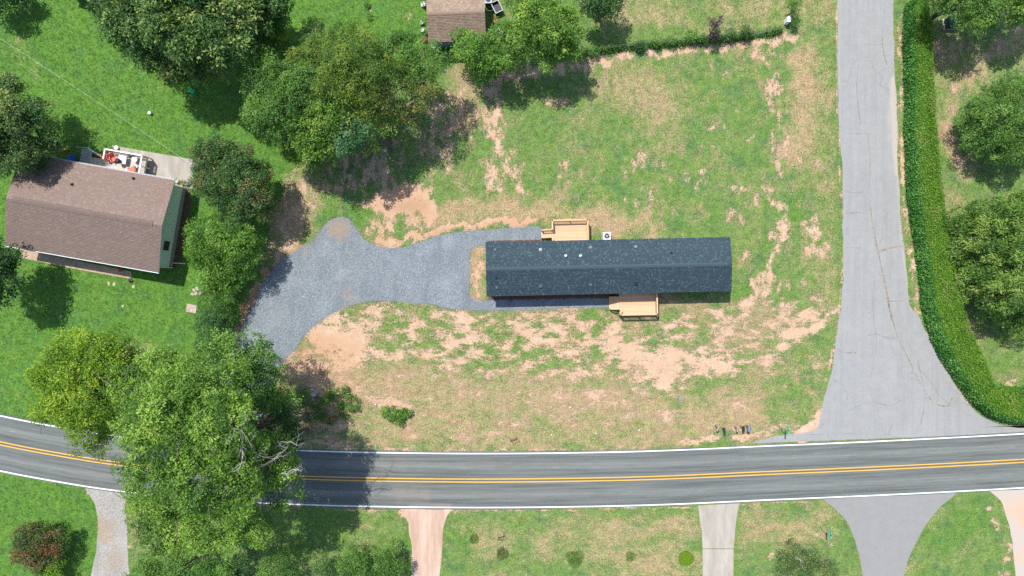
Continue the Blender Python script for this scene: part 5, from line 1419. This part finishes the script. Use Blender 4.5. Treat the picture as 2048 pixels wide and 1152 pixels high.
# ------------------------------------------------------------------ the long clipped hedge
HL_ = [(1812, -200), (1808, -60), (1806, 20), (1807, 100), (1808, 200), (1809, 300), (1813, 384), (1824, 465), (1835, 545), (1839, 610), (1855, 668), (1876, 712), (1914, 768), (1940, 802), (1972, 829), (2002, 838), (2060, 842), (2150, 842), (2250, 842)]
HR_ = [(1864, -200), (1861, -60), (1862, 15), (1866, 95), (1876, 220), (1888, 384), (1894, 440), (1906, 520), (1924, 600), (1946, 660), (1968, 705), (1982, 740), (1992, 768), (2004, 778), (2020, 781), (2035, 782), (2060, 782), (2150, 780), (2250, 780)]
def resample(P, n):
    s = np.concatenate([[0], np.cumsum(np.linalg.norm(np.diff(P, axis=0), axis=1))]); t = np.linspace(0, s[-1], n)
    return np.stack([np.interp(t, s, P[:, 0]), np.interp(t, s, P[:, 1])], 1)
HT = 2.0; n = 190
Lw = W2(HL_, 0); Rw = W2(HR_, HT)
def dense(P, m):      # keep the traced pairs together: same parameter on both sides
    P = np.asarray(P); out = []
    for i in range(len(P) - 1):
        t = np.linspace(0, 1, m, endpoint=False)[:, None]; out.append(P[i] + (P[i + 1] - P[i]) * t)
    out.append(P[-1:]); Q_ = np.vstack(out)
    for _ in range(6): Q_[1:-1] = (Q_[:-2] + 2 * Q_[1:-1] + Q_[2:]) / 4
    return Q_
Ld, Rd = dense(Lw, 12), dense(Rw, 12)
start = 2 * 12            # the hedge begins where the photograph shows its end
Ld, Rd = Ld[start - 2:], Rd[start - 2:]; n = len(Ld)
prof = [(0.06, 0.0), (0.0, .35), (.015, 1.0), (.05, 1.6), (.13, 1.93), (.3, 2.03), (.5, 2.06), (.7, 2.03), (.9, 1.95), (.98, 1.6), (1.0, .9), (.98, 0.0)]
rh = np.random.default_rng(350)
hedge = empty('clipped_hedge', (Ld[0][0], Ld[0][1], 0), 0, 'long clipped green hedge following the side road and curving at the junction', 'hedge')
ho = np.array([Ld[0][0], Ld[0][1], 0])
Ld = Ld + np.stack([wobble(n, 381, ((1, 25), (.7, 9), (.6, 3))), wobble(n, 382, ((1, 25), (.7, 9), (.6, 3)))], 1) * .055; Rd = Rd + np.stack([wobble(n, 383, ((1, 25), (.7, 9), (.6, 3))), wobble(n, 384, ((1, 25), (.7, 9), (.6, 3)))], 1) * .085
PV = np.zeros((n, len(prof), 3))
endf = np.minimum(1, np.sqrt(np.clip(np.arange(n) / 5.0, 0, 1)))
for j, (a, z) in enumerate(prof):
    aa = .5 + (a - .5) * (.55 + .45 * endf)
    PV[:, j, :2] = Ld * (1 - aa)[:, None] + Rd * aa[:, None]
    PV[:, j, 2] = z * (.80 + .2 * endf) + (wobble(n, 360 + j) * .085 if z > .2 else 0)
core = PV.copy(); ctr = core.mean(1, keepdims=True); core = ctr + (core - ctr) * [.93, .93, .95]; core[..., 2] = np.maximum(core[..., 2] - .04, -.02)
ix = np.arange(n * len(prof)).reshape(n, -1)
q = np.stack([ix[:-1, :-1], ix[:-1, 1:], ix[1:, 1:], ix[1:, :-1]], -1).reshape(-1, 4)
M_core = plain('hedge_inner_twigs', (.050, .120, .018), .95, .4, 5, bump=1.0)
co = new_mesh('inner_mass', (core.reshape(-1, 3) - ho), q, mat=M_core, parent=hedge, smooth=True)
def surf_leaves(jlo, jhi, dens, leaf, asp, kd, name, seed, out=.10, lo=None):
    r = np.random.default_rng(seed)
    A = PV[:-1, jlo:jhi]; B = PV[:-1, jlo + 1:jhi + 1]; C_ = PV[1:, jlo:jhi]; D_ = PV[1:, jlo + 1:jhi + 1]
    nor = np.cross((C_ - A), (B - A)); ar = np.linalg.norm(nor, axis=2); nor = nor / np.maximum(1e-9, ar[..., None])
    cen = PV.mean(1)[:-1][:, None]
    flip = ((A - cen) * nor).sum(2) < 0; nor[flip] *= -1
    pr = (ar / ar.sum()).ravel(); m = int(ar.sum() * dens)
    k = r.choice(len(pr), m, p=pr)
    s, t = r.random((m, 1)), r.random((m, 1))
    a, b, c_, d_ = (x.reshape(-1, 3)[k] for x in (A, B, C_, D_))
    P = (a * (1 - s) + c_ * s) * (1 - t) + (b * (1 - s) + d_ * s) * t
    nn = nor.reshape(-1, 3)[k]
    P = P + nn * r.normal(0, out * .5, (m, 1))
    P[:, 2] = np.maximum(P[:, 2], .02)
    dv = nn * .5 + r.normal(size=(m, 3)) * .6
    l = leaf * r.uniform(.65, 1.4, m)
    V, Q = leaf_quads(P, dv, nn + r.normal(size=(m, 3)) * .5, l, l * asp)
    big = np.sin(P[:, 0] * 1.3 + np.sin(P[:, 1] * .9) * 2) * np.sin(P[:, 1] * 1.1) * .14 + .09 * np.sin(P[:, 1] * 4.1 + 2 * np.sin(P[:, 0] * 3)) 
    thin = np.sin(P[:, 1] * .83 + 1.7) * np.sin(P[:, 0] * 1.9 + P[:, 1] * .31) > .72
    big = big + np.where(thin & (r.random(m) < .45), .6, 0)
    add_leaves(name, hedge, (V, Q, np.clip(r.normal(.45, .22, m) + big, 0, 1)), LEAF[kd], ho)
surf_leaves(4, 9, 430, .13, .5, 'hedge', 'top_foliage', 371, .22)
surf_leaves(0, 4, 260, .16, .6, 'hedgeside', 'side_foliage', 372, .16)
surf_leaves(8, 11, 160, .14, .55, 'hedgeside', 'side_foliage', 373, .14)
surf_leaves(3, 10, 9, .2, .35, 'hedge', 'stray_shoots', 375, .55)
# rounded north end
r = np.random.default_rng(374); m = 2600
e0 = (Ld[0] + Rd[0]) / 2; hw = np.linalg.norm(Ld[2] - Rd[2]) / 2
a = r.uniform(0, math.pi, m); z = r.random(m) * 1.9; rad_ = hw * .75 * r.uniform(.85, 1.08, m) * np.where(z > 1.5, 1 - (z - 1.5) * .35, 1)
P = np.stack([e0[0] + np.cos(a) * rad_, e0[1] + np.sin(a) * rad_ * .8 - .35, z], 1)
V, Q = leaf_quads(P, np.stack([np.cos(a), np.sin(a), r.normal(size=m) * .6], 1) + r.normal(size=(m, 3)) * .5, r.normal(size=(m, 3)) + [0, 0, .6], r.uniform(.09, .18, m), r.uniform(.05, .09, m))
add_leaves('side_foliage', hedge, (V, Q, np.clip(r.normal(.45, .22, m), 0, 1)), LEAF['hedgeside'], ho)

# ------------------------------------------------------------------ grass blades
M_grass = bpy.data.materials.new('grass_blades'); g = NT(M_grass)
c, b = ground_color(g)
g.out(c, .8, spec=.15, trans=(c, .2))
r = np.random.default_rng(400); n = 205000
P = np.column_stack([r.uniform(-57, 57, n), r.uniform(-33, 33, n)])
pq = np.column_stack([P[:, 0] / S + 1024, 576 - P[:, 1] / S])
cx = np.clip(np.searchsorted(GX, P[:, 0]) - 1, 0, nx - 2); cy = np.clip(np.searchsorted(GY, P[:, 1]) - 1, 0, ny - 2)
node = cy * nx + cx
keep = r.random(n) > np.clip(dirt[node] * 1.15 - .05, 0, .97)
for poly in PAVED: keep &= ~pip(P, poly)
for rect in ((-1, 0),):
    ca, sa = math.cos(-HA), math.sin(-HA); qx = (P[:, 0] - HC.x) * ca - (P[:, 1] - HC.y) * sa; qy = (P[:, 0] - HC.x) * sa + (P[:, 1] - HC.y) * ca
    keep &= ~((np.abs(qx) < LX - .1) & (np.abs(qy) < LY - .25))
    d2 = P - np.array([c2.x, c2.y]); keep &= ~((np.abs(d2 @ np.array([u.x, u.y])) < lx - .3) & (np.abs(d2 @ np.array([v.x, v.y])) < ly - .4))
    keep &= ~pip(pq, [(225, 291), (397, 321), (386, 378), (350, 372), (230, 345)])
    keep &= ~pip(pq, [(40, 498), (262, 543), (265, 552), (258, 557), (150, 538), (45, 516)])
P = P[keep]; node = node[keep]; n = len(P)
h = (.045 + .05 * r.random(n)) * (1 + .5 * (lush[node] > .8))
a = r.random(n) * 6.283
blades = 3
V = np.empty((n, blades, 3, 3), np.float32)
for k in range(blades):
    ak = a + k * 2.1 + r.normal(size=n) * .4
    ca, sa = np.cos(ak), np.sin(ak); wd = .016 + .012 * r.random(n)
    ox, oy = P[:, 0] + ca * .02, P[:, 1] + sa * .02
    V[:, k, 0] = np.stack([ox - sa * wd, oy + ca * wd, zz[node]], 1); V[:, k, 1] = np.stack([ox + sa * wd, oy - ca * wd, zz[node]], 1)
    V[:, k, 2] = np.stack([ox + ca * h * .9, oy + sa * h * .9, zz[node] + h * r.uniform(.6, 1.1, n)], 1)
V = V.reshape(-1, 3)
rep = lambda A_: np.repeat(A_[node], blades * 3)
grass = new_mesh('grass', V, None, np.arange(len(V)).reshape(-1, 3), mat=M_grass, vattr=dict(dirt=rep(dirt) * .75, dry=rep(dry), lush=rep(lush), clay=rep(clay), hor=rep(hor)))
tag(grass, 'short grass blades covering the lawns and the patchy lot', 'grass', None, 'stuff')
# loose stones along the gravel edge
r = np.random.default_rng(410)
E = P_gravel; k = r.integers(0, len(E), 5200); Pg = E[k] + r.normal(size=(5200, 2)) * .22
sz = r.uniform(.02, .055, 5200)
oct_v = np.array([(1, 0, 0), (0, 1, 0), (-1, 0, 0), (0, -1, 0), (0, 0, .8), (0, 0, -.5)])
V = (oct_v[None] * sz[:, None, None] * r.uniform(.7, 1.3, (5200, 6, 1))) + np.column_stack([Pg, np.full(5200, .03)])[:, None]
tri = np.array([(0, 1, 4), (1, 2, 4), (2, 3, 4), (3, 0, 4), (1, 0, 5), (2, 1, 5), (3, 2, 5), (0, 3, 5)])
T = (tri[None] + (np.arange(5200) * 6)[:, None, None]).reshape(-1, 3)
M_stone = plain('loose_blue_stone', (.27, .30, .33), .9, .35, 9)
tag(new_mesh('loose_gravel', V.reshape(-1, 3), None, T, mat=M_stone), 'loose blue grey stones scattered along the driveway edge', 'gravel', None, 'stuff')

# ------------------------------------------------------------------ letter boxes, signs and small things
M_boxblk = plain('black_letterbox', (.018, .024, .024), .45, .15, 6)
M_boxgrn = plain('dark_green_letterbox', (.018, .045, .042), .45, .15, 6)
M_boxbl = plain('blue_grey_letterbox', (.20, .25, .33), .4, .1, 6, metal=.3)
M_boxtan = plain('tan_letterbox', (.36, .27, .22), .6, .15, 6)
M_postw = plain('grey_wood_post', (.26, .21, .16), .9, .2, 6)
M_flag = plain('red_flag', (.5, .04, .03), .5, .05, 4)
def mailbox(px, py, w, l, h, mat, rz, label, arm=False):
    q = W(px, py, 1.2)
    t = empty('letterbox', (q.x, q.y, 0), rz, label, 'mailbox', 'letterboxes by the junction')
    n = 8
    prof = [(-w / 2, 1.02), (w / 2, 1.02)] + [(w / 2 * math.cos(math.pi * k / n), 1.02 + h * .5 + h * .5 * math.sin(math.pi * k / n)) for k in range(n + 1)]
    MB().prism(prof, -l / 2, l / 2).build('box', mat, t)
    MB().prism([(x * 1.04, 1.02 + (z - 1.02) * 1.03) for x, z in prof], -l / 2 - .015, -l / 2 - .001).build('door', mat, t)
    MB().box(w / 2 + .002, w / 2 + .012, -.02, .02, 1.12, 1.34).build('flag', M_flag, t)
    MB().box(-.05, .05, .04, .14, -.1, 1.0).build('post', M_postw, t)
    MB().box(-w * .45, w * .45, -l * .42, l * .42, .985, 1.018).build('shelf', M_postw, t)
    return t
mailbox(1436.5, 857.5, .16, .46, .20, M_boxtan, -.25, 'weathered tan letterbox with leaning post next to a dark green one')
mailbox(1449.5, 861.5, .19, .56, .24, M_boxgrn, .10, 'dark green letterbox beside the weathered tan one')
mailbox(1475.5, 859, .16, .48, .20, M_boxtan, -.03, 'tan letterbox standing alone in the middle of the row')
mailbox(1488, 858, .20, .52, .24, M_boxblk, 0, 'black letterbox beside the large blue grey one')
mailbox(1498.5, 857, .30, .58, .34, M_boxbl, 0, 'large blue grey letterbox at the sign end of the row')

M_sgreen = plain('green_sign_sheet', (.03, .42, .30), .4, .08, 4)
def street_sign(px, py, base, label, bracket=True):
    q = W(*base, 0)
    t = empty('street_sign', (q.x, q.y, 0), 0, label, 'street sign', 'street signs')
    MB().tube([(0, 0, -.2), (0, 0, 2.6)], .035, 8).build('post', M_galv if bracket else M_postw, t)
    b = W(px, py, 2.55) - Vector((q.x, q.y, 2.55))
    hb = MB(); hb.box(-.045, .045, -.40, .40, 2.42, 2.64)
    o = hb.build('name_blade', M_sgreen, t); o.rotation_euler = (0, 0, -.06); 
    MB().box(-.05, .05, -.05, .05, 2.58, 2.66).build('bracket', M_black, t)
    return t
street_sign(1576.5, 840, (1556.5, 850.5), 'green street name sign on a post beside the letterboxes')
street_sign(1661.5, 1068, (1639, 1052), 'green street name sign on a post by the fork driveway')

def yard_sign(px, py, label):
    q = W(px, py); t = empty('sign_frame', q, .35, label, 'sign', 'yard sign frames')
    for x in (-.32, .32): MB().tube([(x, 0, -.1), (x, 0, 1.15)], .026, 6).build('leg', M_black, t)
    for z in (.45, 1.14): MB().tube([(-.34, 0, z), (.34, 0, z)], .028, 6).build('crossbar', M_black, t)
    MB().tube([(-.32, 0, .02), (-.32, .3, .01)], .014, 6).build('foot', M_black, t); MB().tube([(.32, 0, .02), (.32, .3, .01)], .014, 6).build('foot', M_black, t)
    return t
yard_sign(1027, 877, 'empty black sign frame on the dry grass beside the main road')
yard_sign(1002, 1071, 'empty black sign frame on the lawn across the main road')

# wire and white post
pq = W(420.5, 352)
lp = empty('garden_post', pq, 0, 'white garden post with a round cap beside the patio', 'post')
MB().tube([(0, 0, -.1), (0, 0, 1.75)], .055, 10).build('post', M_pvc, lp)
MB().lathe([(.05, 1.72), (.2, 1.80), (.24, 1.9), (.12, 2.0), (.02, 2.03)], 16).build('cap', M_pvc, lp, True)
A_ = W(-60, 38, 6.5); B_ = W(401, 341, 2.0); pts = []
for i in range(31):
    t = i / 30; p = A_.lerp(B_, t); p.z -= .7 * math.sin(math.pi * t); pts.append(p)
M_wire = plain('pale_service_wire', (.62, .66, .62), .5, .05, 3)
o = MB().tube(pts, .009, 5).build('service_wire', M_wire); tag(o, 'thin pale wire crossing above the green lawn', 'wire')

def put(name, px, py, z, label, cat, rz=0., group=None):
    q = W(px, py, z); return empty(name, (q.x, q.y, z), rz, label, cat, group)
# green play slide on the lawn
t = put('toy_slide', 384, 183, 0, 'small bright green plastic toy slide at the edge of the tree shade', 'toy', -.5)
M_toy = plain('green_plastic', (.01, .36, .13), .4, .1, 4)
MB().add([(-.45, -.2, .02), (.3, -.2, .62), (.3, .2, .62), (-.45, .2, .02), (-.45, -.2, 0), (.3, -.2, .56), (.3, .2, .56), (-.45, .2, 0)], [(0, 1, 2, 3), (4, 5, 6, 7), (0, 1, 5, 4), (2, 3, 7, 6)]).build('chute', M_toy, t)
for y in (-.22, .19): MB().add([(-.45, y, 0), (.3, y, .56), (.3, y, .72), (-.45, y, .14), (-.45, y + .03, 0), (.3, y + .03, .56), (.3, y + .03, .72), (-.45, y + .03, .14)], [(0, 1, 2, 3), (4, 5, 6, 7), (2, 3, 7, 6), (0, 1, 5, 4)]).build('side_wall', M_toy, t)
MB().box(.3, .55, -.24, .24, 0, .66).build('ladder', M_toy, t)
# white lidded bucket on lawn
def bucket(name, px, py, z, r_, h, mat, label, cat):
    t = put(name, px, py, z, label, cat)
    MB().lathe([(r_ * .8, 0), (r_, h), (r_ * .86, h), (r_ * .72, .03)], 16).build('body', mat, t)
    MB().lathe([(r_ * 1.06, h - .02), (r_ * 1.06, h + .02), (r_ * .9, h + .03)], 16).build('lid', mat, t)
    return t
bucket('bucket', 302, 227, 0, .15, .35, M_pvc, 'white lidded bucket alone on the green lawn', 'bucket')
bucket('bucket', 630, 788, 0, .24, .4, plain('grey_blue_plastic', (.34, .41, .46), .5, .1, 4), 'grey blue lidded bucket under the roadside trees', 'bucket')
bucket('planter', 235, 296, .05, .2, .25, M_pvc, 'white round planter on the patio corner by the deck rail', 'planter')
bucket('wading_tub', 148, 319, 0, .42, .4, plain('blue_plastic', (.03, .08, .35), .4, .1, 4), 'round blue tub beside the grey deck steps', 'tub')
# yellow board leaning on logs
t = put('bench', 133, 300, 0, 'yellow wooden bench under the feathery conifer', 'bench', .25)
M_yb = plain('yellow_wood', (.46, .27, .07), .7, .15, 4)
MB().box(-.55, .55, -.14, .14, .42, .47).build('seat', M_yb, t)
for x in (-.42, .42): MB().box(x - .04, x + .04, -.12, .12, 0, .42).build('leg', M_yb, t)
t = put('bench', 27, 327, 0, 'orange toy bench between the conifer and the brown roof', 'bench', 1.2)
MB().box(-.3, .3, -.14, .14, .32, .37).build('seat', plain('orange_wood', (.6, .27, .03), .6, .1, 4), t)
for x in (-.22, .22): MB().box(x - .03, x + .03, -.12, .12, 0, .32).build('leg', M_yb, t)
# wooden steps beside the house
M_terra = plain('terracotta', (.42, .17, .09), .8, .12, 5)
M_wpot = plain('white_pot', (.70, .70, .70), .5, .06, 5)
M_bpot = plain('grey_pot', (.25, .28, .31), .6, .1, 5)
LG = LEAF['mid']
GP = 'pots beside the tan roof'
for k, (x, y, r_, m_, lab) in enumerate([(843, 45, .2, M_wpot, 'white pot with green leaves half way down the tan roof wall'), (846, 60, .22, M_wpot, 'white pot at the lower part of the tan roof wall'), (848, 78, .25, M_terra, 'terracotta pot at the corner of the tan roof'), (846, 8, .26, M_wpot, 'white pot highest beside the tan roof'), (851, 66, .17, M_bpot, 'small grey pot squeezed against the tan roof wall'), (866, 92, .24, M_wpot, 'wide white pot below the tan eave'), (993, 41, .28, M_terra, 'terracotta pot with orange flowers near the black cart')]):
    pot(x, y, 0, r_, .35, m_, lab, LG, GP, 70, 500 + k)
pot(398, 363, .05, .22, .35, M_bpot, 'grey pot with leggy plant on the patio corner', LEAF['grey'], None, 120, 520)
for k, (x, y, m_, lab) in enumerate([(353, 362, M_wpot, 'white pot by the gutter end of the brown roof'), (364, 366, M_terra, 'terracotta pot in the planter row by the sage gable'), (372, 367, M_bpot, 'grey pot in the planter row by the sage gable')]):
    pot(x, y, .05, .2, .3, m_, lab, LG, 'pots at the sage gable', 40, 530 + k)
for k, (x, y, lab) in enumerate([(192, 306, 'terracotta pot on the grey deck steps'), (262, 309, 'small potted flower on the white deck rail corner'), (272, 334, 'pale pot beside the coral chair on the deck')]):
    pot(x, y, zf if k else .4, .16, .22, [M_terra, M_bpot, M_wpot][k], lab, LEAF['bright'], None, 40, 540 + k)
# white garden table among the trees, yard cart, cooling unit by the cottage
table(1003, 63, 0, .55, .72, M_wpot, 'round white table under the feathery tree')
t = put('yard_cart', 994, 19, 0, 'black open yard cart with a pale rim on the lawn', 'cart', .45)
MB().box(-.38, .38, -.55, .55, .30, .36).build('floor', M_black, t)
for a_, b_, c_, d_ in ((-.42, -.37, -.6, .6), (.37, .42, -.6, .6), (-.42, .42, -.6, -.55), (-.42, .42, .55, .6)):
    MB().box(a_, b_, c_, d_, .30, .72).build('side_panel', M_black, t)
for a_, b_, c_, d_ in ((-.44, -.35, -.62, .62), (.35, .44, -.62, .62), (-.35, .35, -.62, -.54), (-.35, .35, .54, .62)):
    MB().box(a_, b_, c_, d_, .722, .75).build('rim', M_galv, t)
for x in (-.48, .48): MB().tube([(x - .04, 0, .2), (x + .04, 0, .2)], .2, 14).build('wheel', M_black, t)
for y in (-.5, .5): MB().box(-.03, .03, y - .03, y + .03, 0, .3).build('leg', M_black, t)
t = put('heat_pump', 977, 6, 0, 'grey heat pump tucked against the tan roofed building', 'heat pump', .05)
MB().box(-.36, .36, -.36, .36, .05, .85).build('case', M_dark, t); MB().box(-.39, .39, -.39, .39, .85, .9).build('top_cover', M_galv, t)
MB().box(-.45, .45, -.45, .45, -.02, .05).build('pad', M_conc, t); MB().lathe([(.28, .9), (.28, .915), (.1, .93)], 18).build('grille', M_dark, t)
# white utility box at the soil end of the fence
t = put('utility_box', 1571, 45, 0, 'white utility pedestal at the soil end of the vine fence', 'utility box', -.1)
MB().box(-.17, .17, -.27, .27, 0, .9).build('case', M_pvc, t); MB().prism([(-.2, .9), (.2, .9), (.2, .95), (0, 1.02), (-.2, .95)], -.3, .3).build('cap', M_pvc, t)
# green transformer under the oak
t = put('electric_cabinet', 1899, 48, 0, 'dark green electric cabinet in the oak shade', 'cabinet', .08)
M_cab = plain('cabinet_green', (.025, .07, .055), .5, .1, 4)
MB().box(-.55, .55, -.5, .5, 0, .85).build('case', M_cab, t); MB().prism([(-.6, .85), (.6, .85), (.58, .93), (-.58, .93)], -.55, .55).build('lid', M_cab, t); MB().box(-.7, .7, -.65, .65, -.02, .05).build('pad', M_conc, t)
# red flower and meter lid, stepping stones, stone pile
t = put('flower', 667, 837, 0, 'single large red flower head in the shaded bushes', 'flower')
MB().tube([(0, 0, 0), (.02, 0, .55)], .015, 6).build('stem', plain('stem_green', (.05, .12, .02), .7, .1, 5), t)
MB().lathe([(.03, .5), (.15, .56), (.19, .64), (.14, .71), (.04, .73)], 12).build('petals', M_red, t, True)
t = put('meter_lid', 1361, 798, 0, 'round grey blue meter lid set in the dry grass', 'meter lid')
MB().lathe([(.20, -.05), (.20, .06), (.14, .075), (.03, .08)], 18).build('lid', plain('meter_grey', (.18, .23, .28), .6, .1, 5), t)
M_stn = plain('pinkish_stone', (.46, .36, .31), .9, .2, 3, bump=.5)
def stone_obj(px, py, r_, label, group, seed, flat=.35, mat=None):
    rr = np.random.default_rng(seed); mb = MB(); n = 9
    vs = []
    for f, z in ((1, 0), (1.0, flat * r_ * .7), (.7, flat * r_)):
        for k in range(n):
            t = 6.283 * k / n; q = r_ * f * (1 + .18 * math.sin(2 * t + seed) + rr.normal() * .05)
            vs.append((q * math.cos(t), q * math.sin(t), z))
    fs = [(i * n + k, i * n + (k + 1) % n, (i + 1) * n + (k + 1) % n, (i + 1) * n + k) for i in range(2) for k in range(n)] + [tuple(2 * n + k for k in range(n))]
    o = mb.add(vs, fs).build('stone', mat or M_stn); o.location = W(px, py)
    return tag(o, label, 'stone', group)
for k, (x, y) in enumerate([(388, 580), (394, 577), (399, 581), (392, 587), (401, 587), (385, 588)]):
    stone_obj(x, y, .17, 'pale stone of the small heap by the willow', 'stones of the small heap', 600 + k)
M_tanst = plain('tan_stone', (.52, .42, .28), .9, .15, 4)
for k, (x, y, lab) in enumerate([(217, 567, 'tan stepping stone next to its twin before the front walk'), (228, 568, 'tan stepping stone next to its twin before the front walk'), (267, 573, 'tan stepping stone by the walk end'), (246, 612, 'small tan stone alone on the front lawn')]):
    stone_obj(x, y, .16 if k < 3 else .12, lab, 'tan stepping stones', 620 + k, .15, M_tanst)
o = MB().box(-.52, .52, -.42, .42, -.03, .05).build('paving_slab', plain('worn_pink_slab', (.42, .33, .28), .9, .2, 3)); o.location = W(383, 617); o.rotation_euler = (0, 0, -.15)
tag(o, 'square worn paving slab on the lawn near the stone heap', 'slab')
t = put('garden_ball', 245, 541, .05, 'shiny red gazing ball on the front walk', 'ornament')
MB().lathe([(.12, 0), (.07, .05), (.06, .3), (.1, .34)], 12).build('stand', M_bpot, t); MB().lathe([(.05, .34), (.14, .42), (.17, .52), (.14, .62), (.04, .68)], 14).build('ball', M_red, t, True)
t = put('hose_reel', 262, 561, 0, 'dark hose reel with small shrub at the walk end', 'hose reel', .5)
MB().tube([(-.12, 0, .2), (.12, 0, .2)], .18, 12).build('reel', M_black, t)
for x in (-.16, .16): MB().box(x - .02, x + .02, -.15, .15, 0, .3).build('side_frame', M_bpot, t)
# island bed of the upper lawn
t = put('island_shrub', 735, 12, 0, 'small green shrub in a bare round bed on the upper lawn', 'shrub')
rr = np.random.default_rng(640); add_leaves('foliage', t, blob_leaves(rr, (0, 0, .2), .32, 160, .14), LEAF['mid'])
MB().tube([(0, 0, -.05), (0, 0, .5)], .03, 6).build('stem', M_bark, t)
t = put('low_plant', 741, 36, 0, 'low plant at the edge of the bare round bed', 'plant')
add_leaves('foliage', t, blob_leaves(rr, (0, 0, .12), .3, 120, .13), LEAF['mid'])
# white gable corner showing at the top of the lawn
t = put('white_shed', 182, -14, 0, 'white shed roof corner at the top of the green lawn', 'shed', -.3)
MB().box(-1.5, 1.5, -.9, .9, 0, 2.2).build('wall', M_trim, t)
MB().prism([(-1.7, 2.2), (0, 2.75), (1.7, 2.2), (1.7, 2.28), (0, 2.84), (-1.7, 2.28)], -1.1, 1.1).build('roof', M_trim, t)
# litter specks on the front of the lot
for k, (x, y) in enumerate([(1060, 789), (1140, 814), (1192, 867), (1278, 860), (751, 809), (903, 875), (1318, 822), (1103, 869)]):
    o = MB().box(-.05, .05, -.06, .06, .02, .05).build('paper_scrap', M_pvc); o.location = W(x, y, 0); o.rotation_euler = (.1, .05, k)
    tag(o, 'tiny white scrap lying on the dry front grass', 'litter', 'white scraps on the front grass')
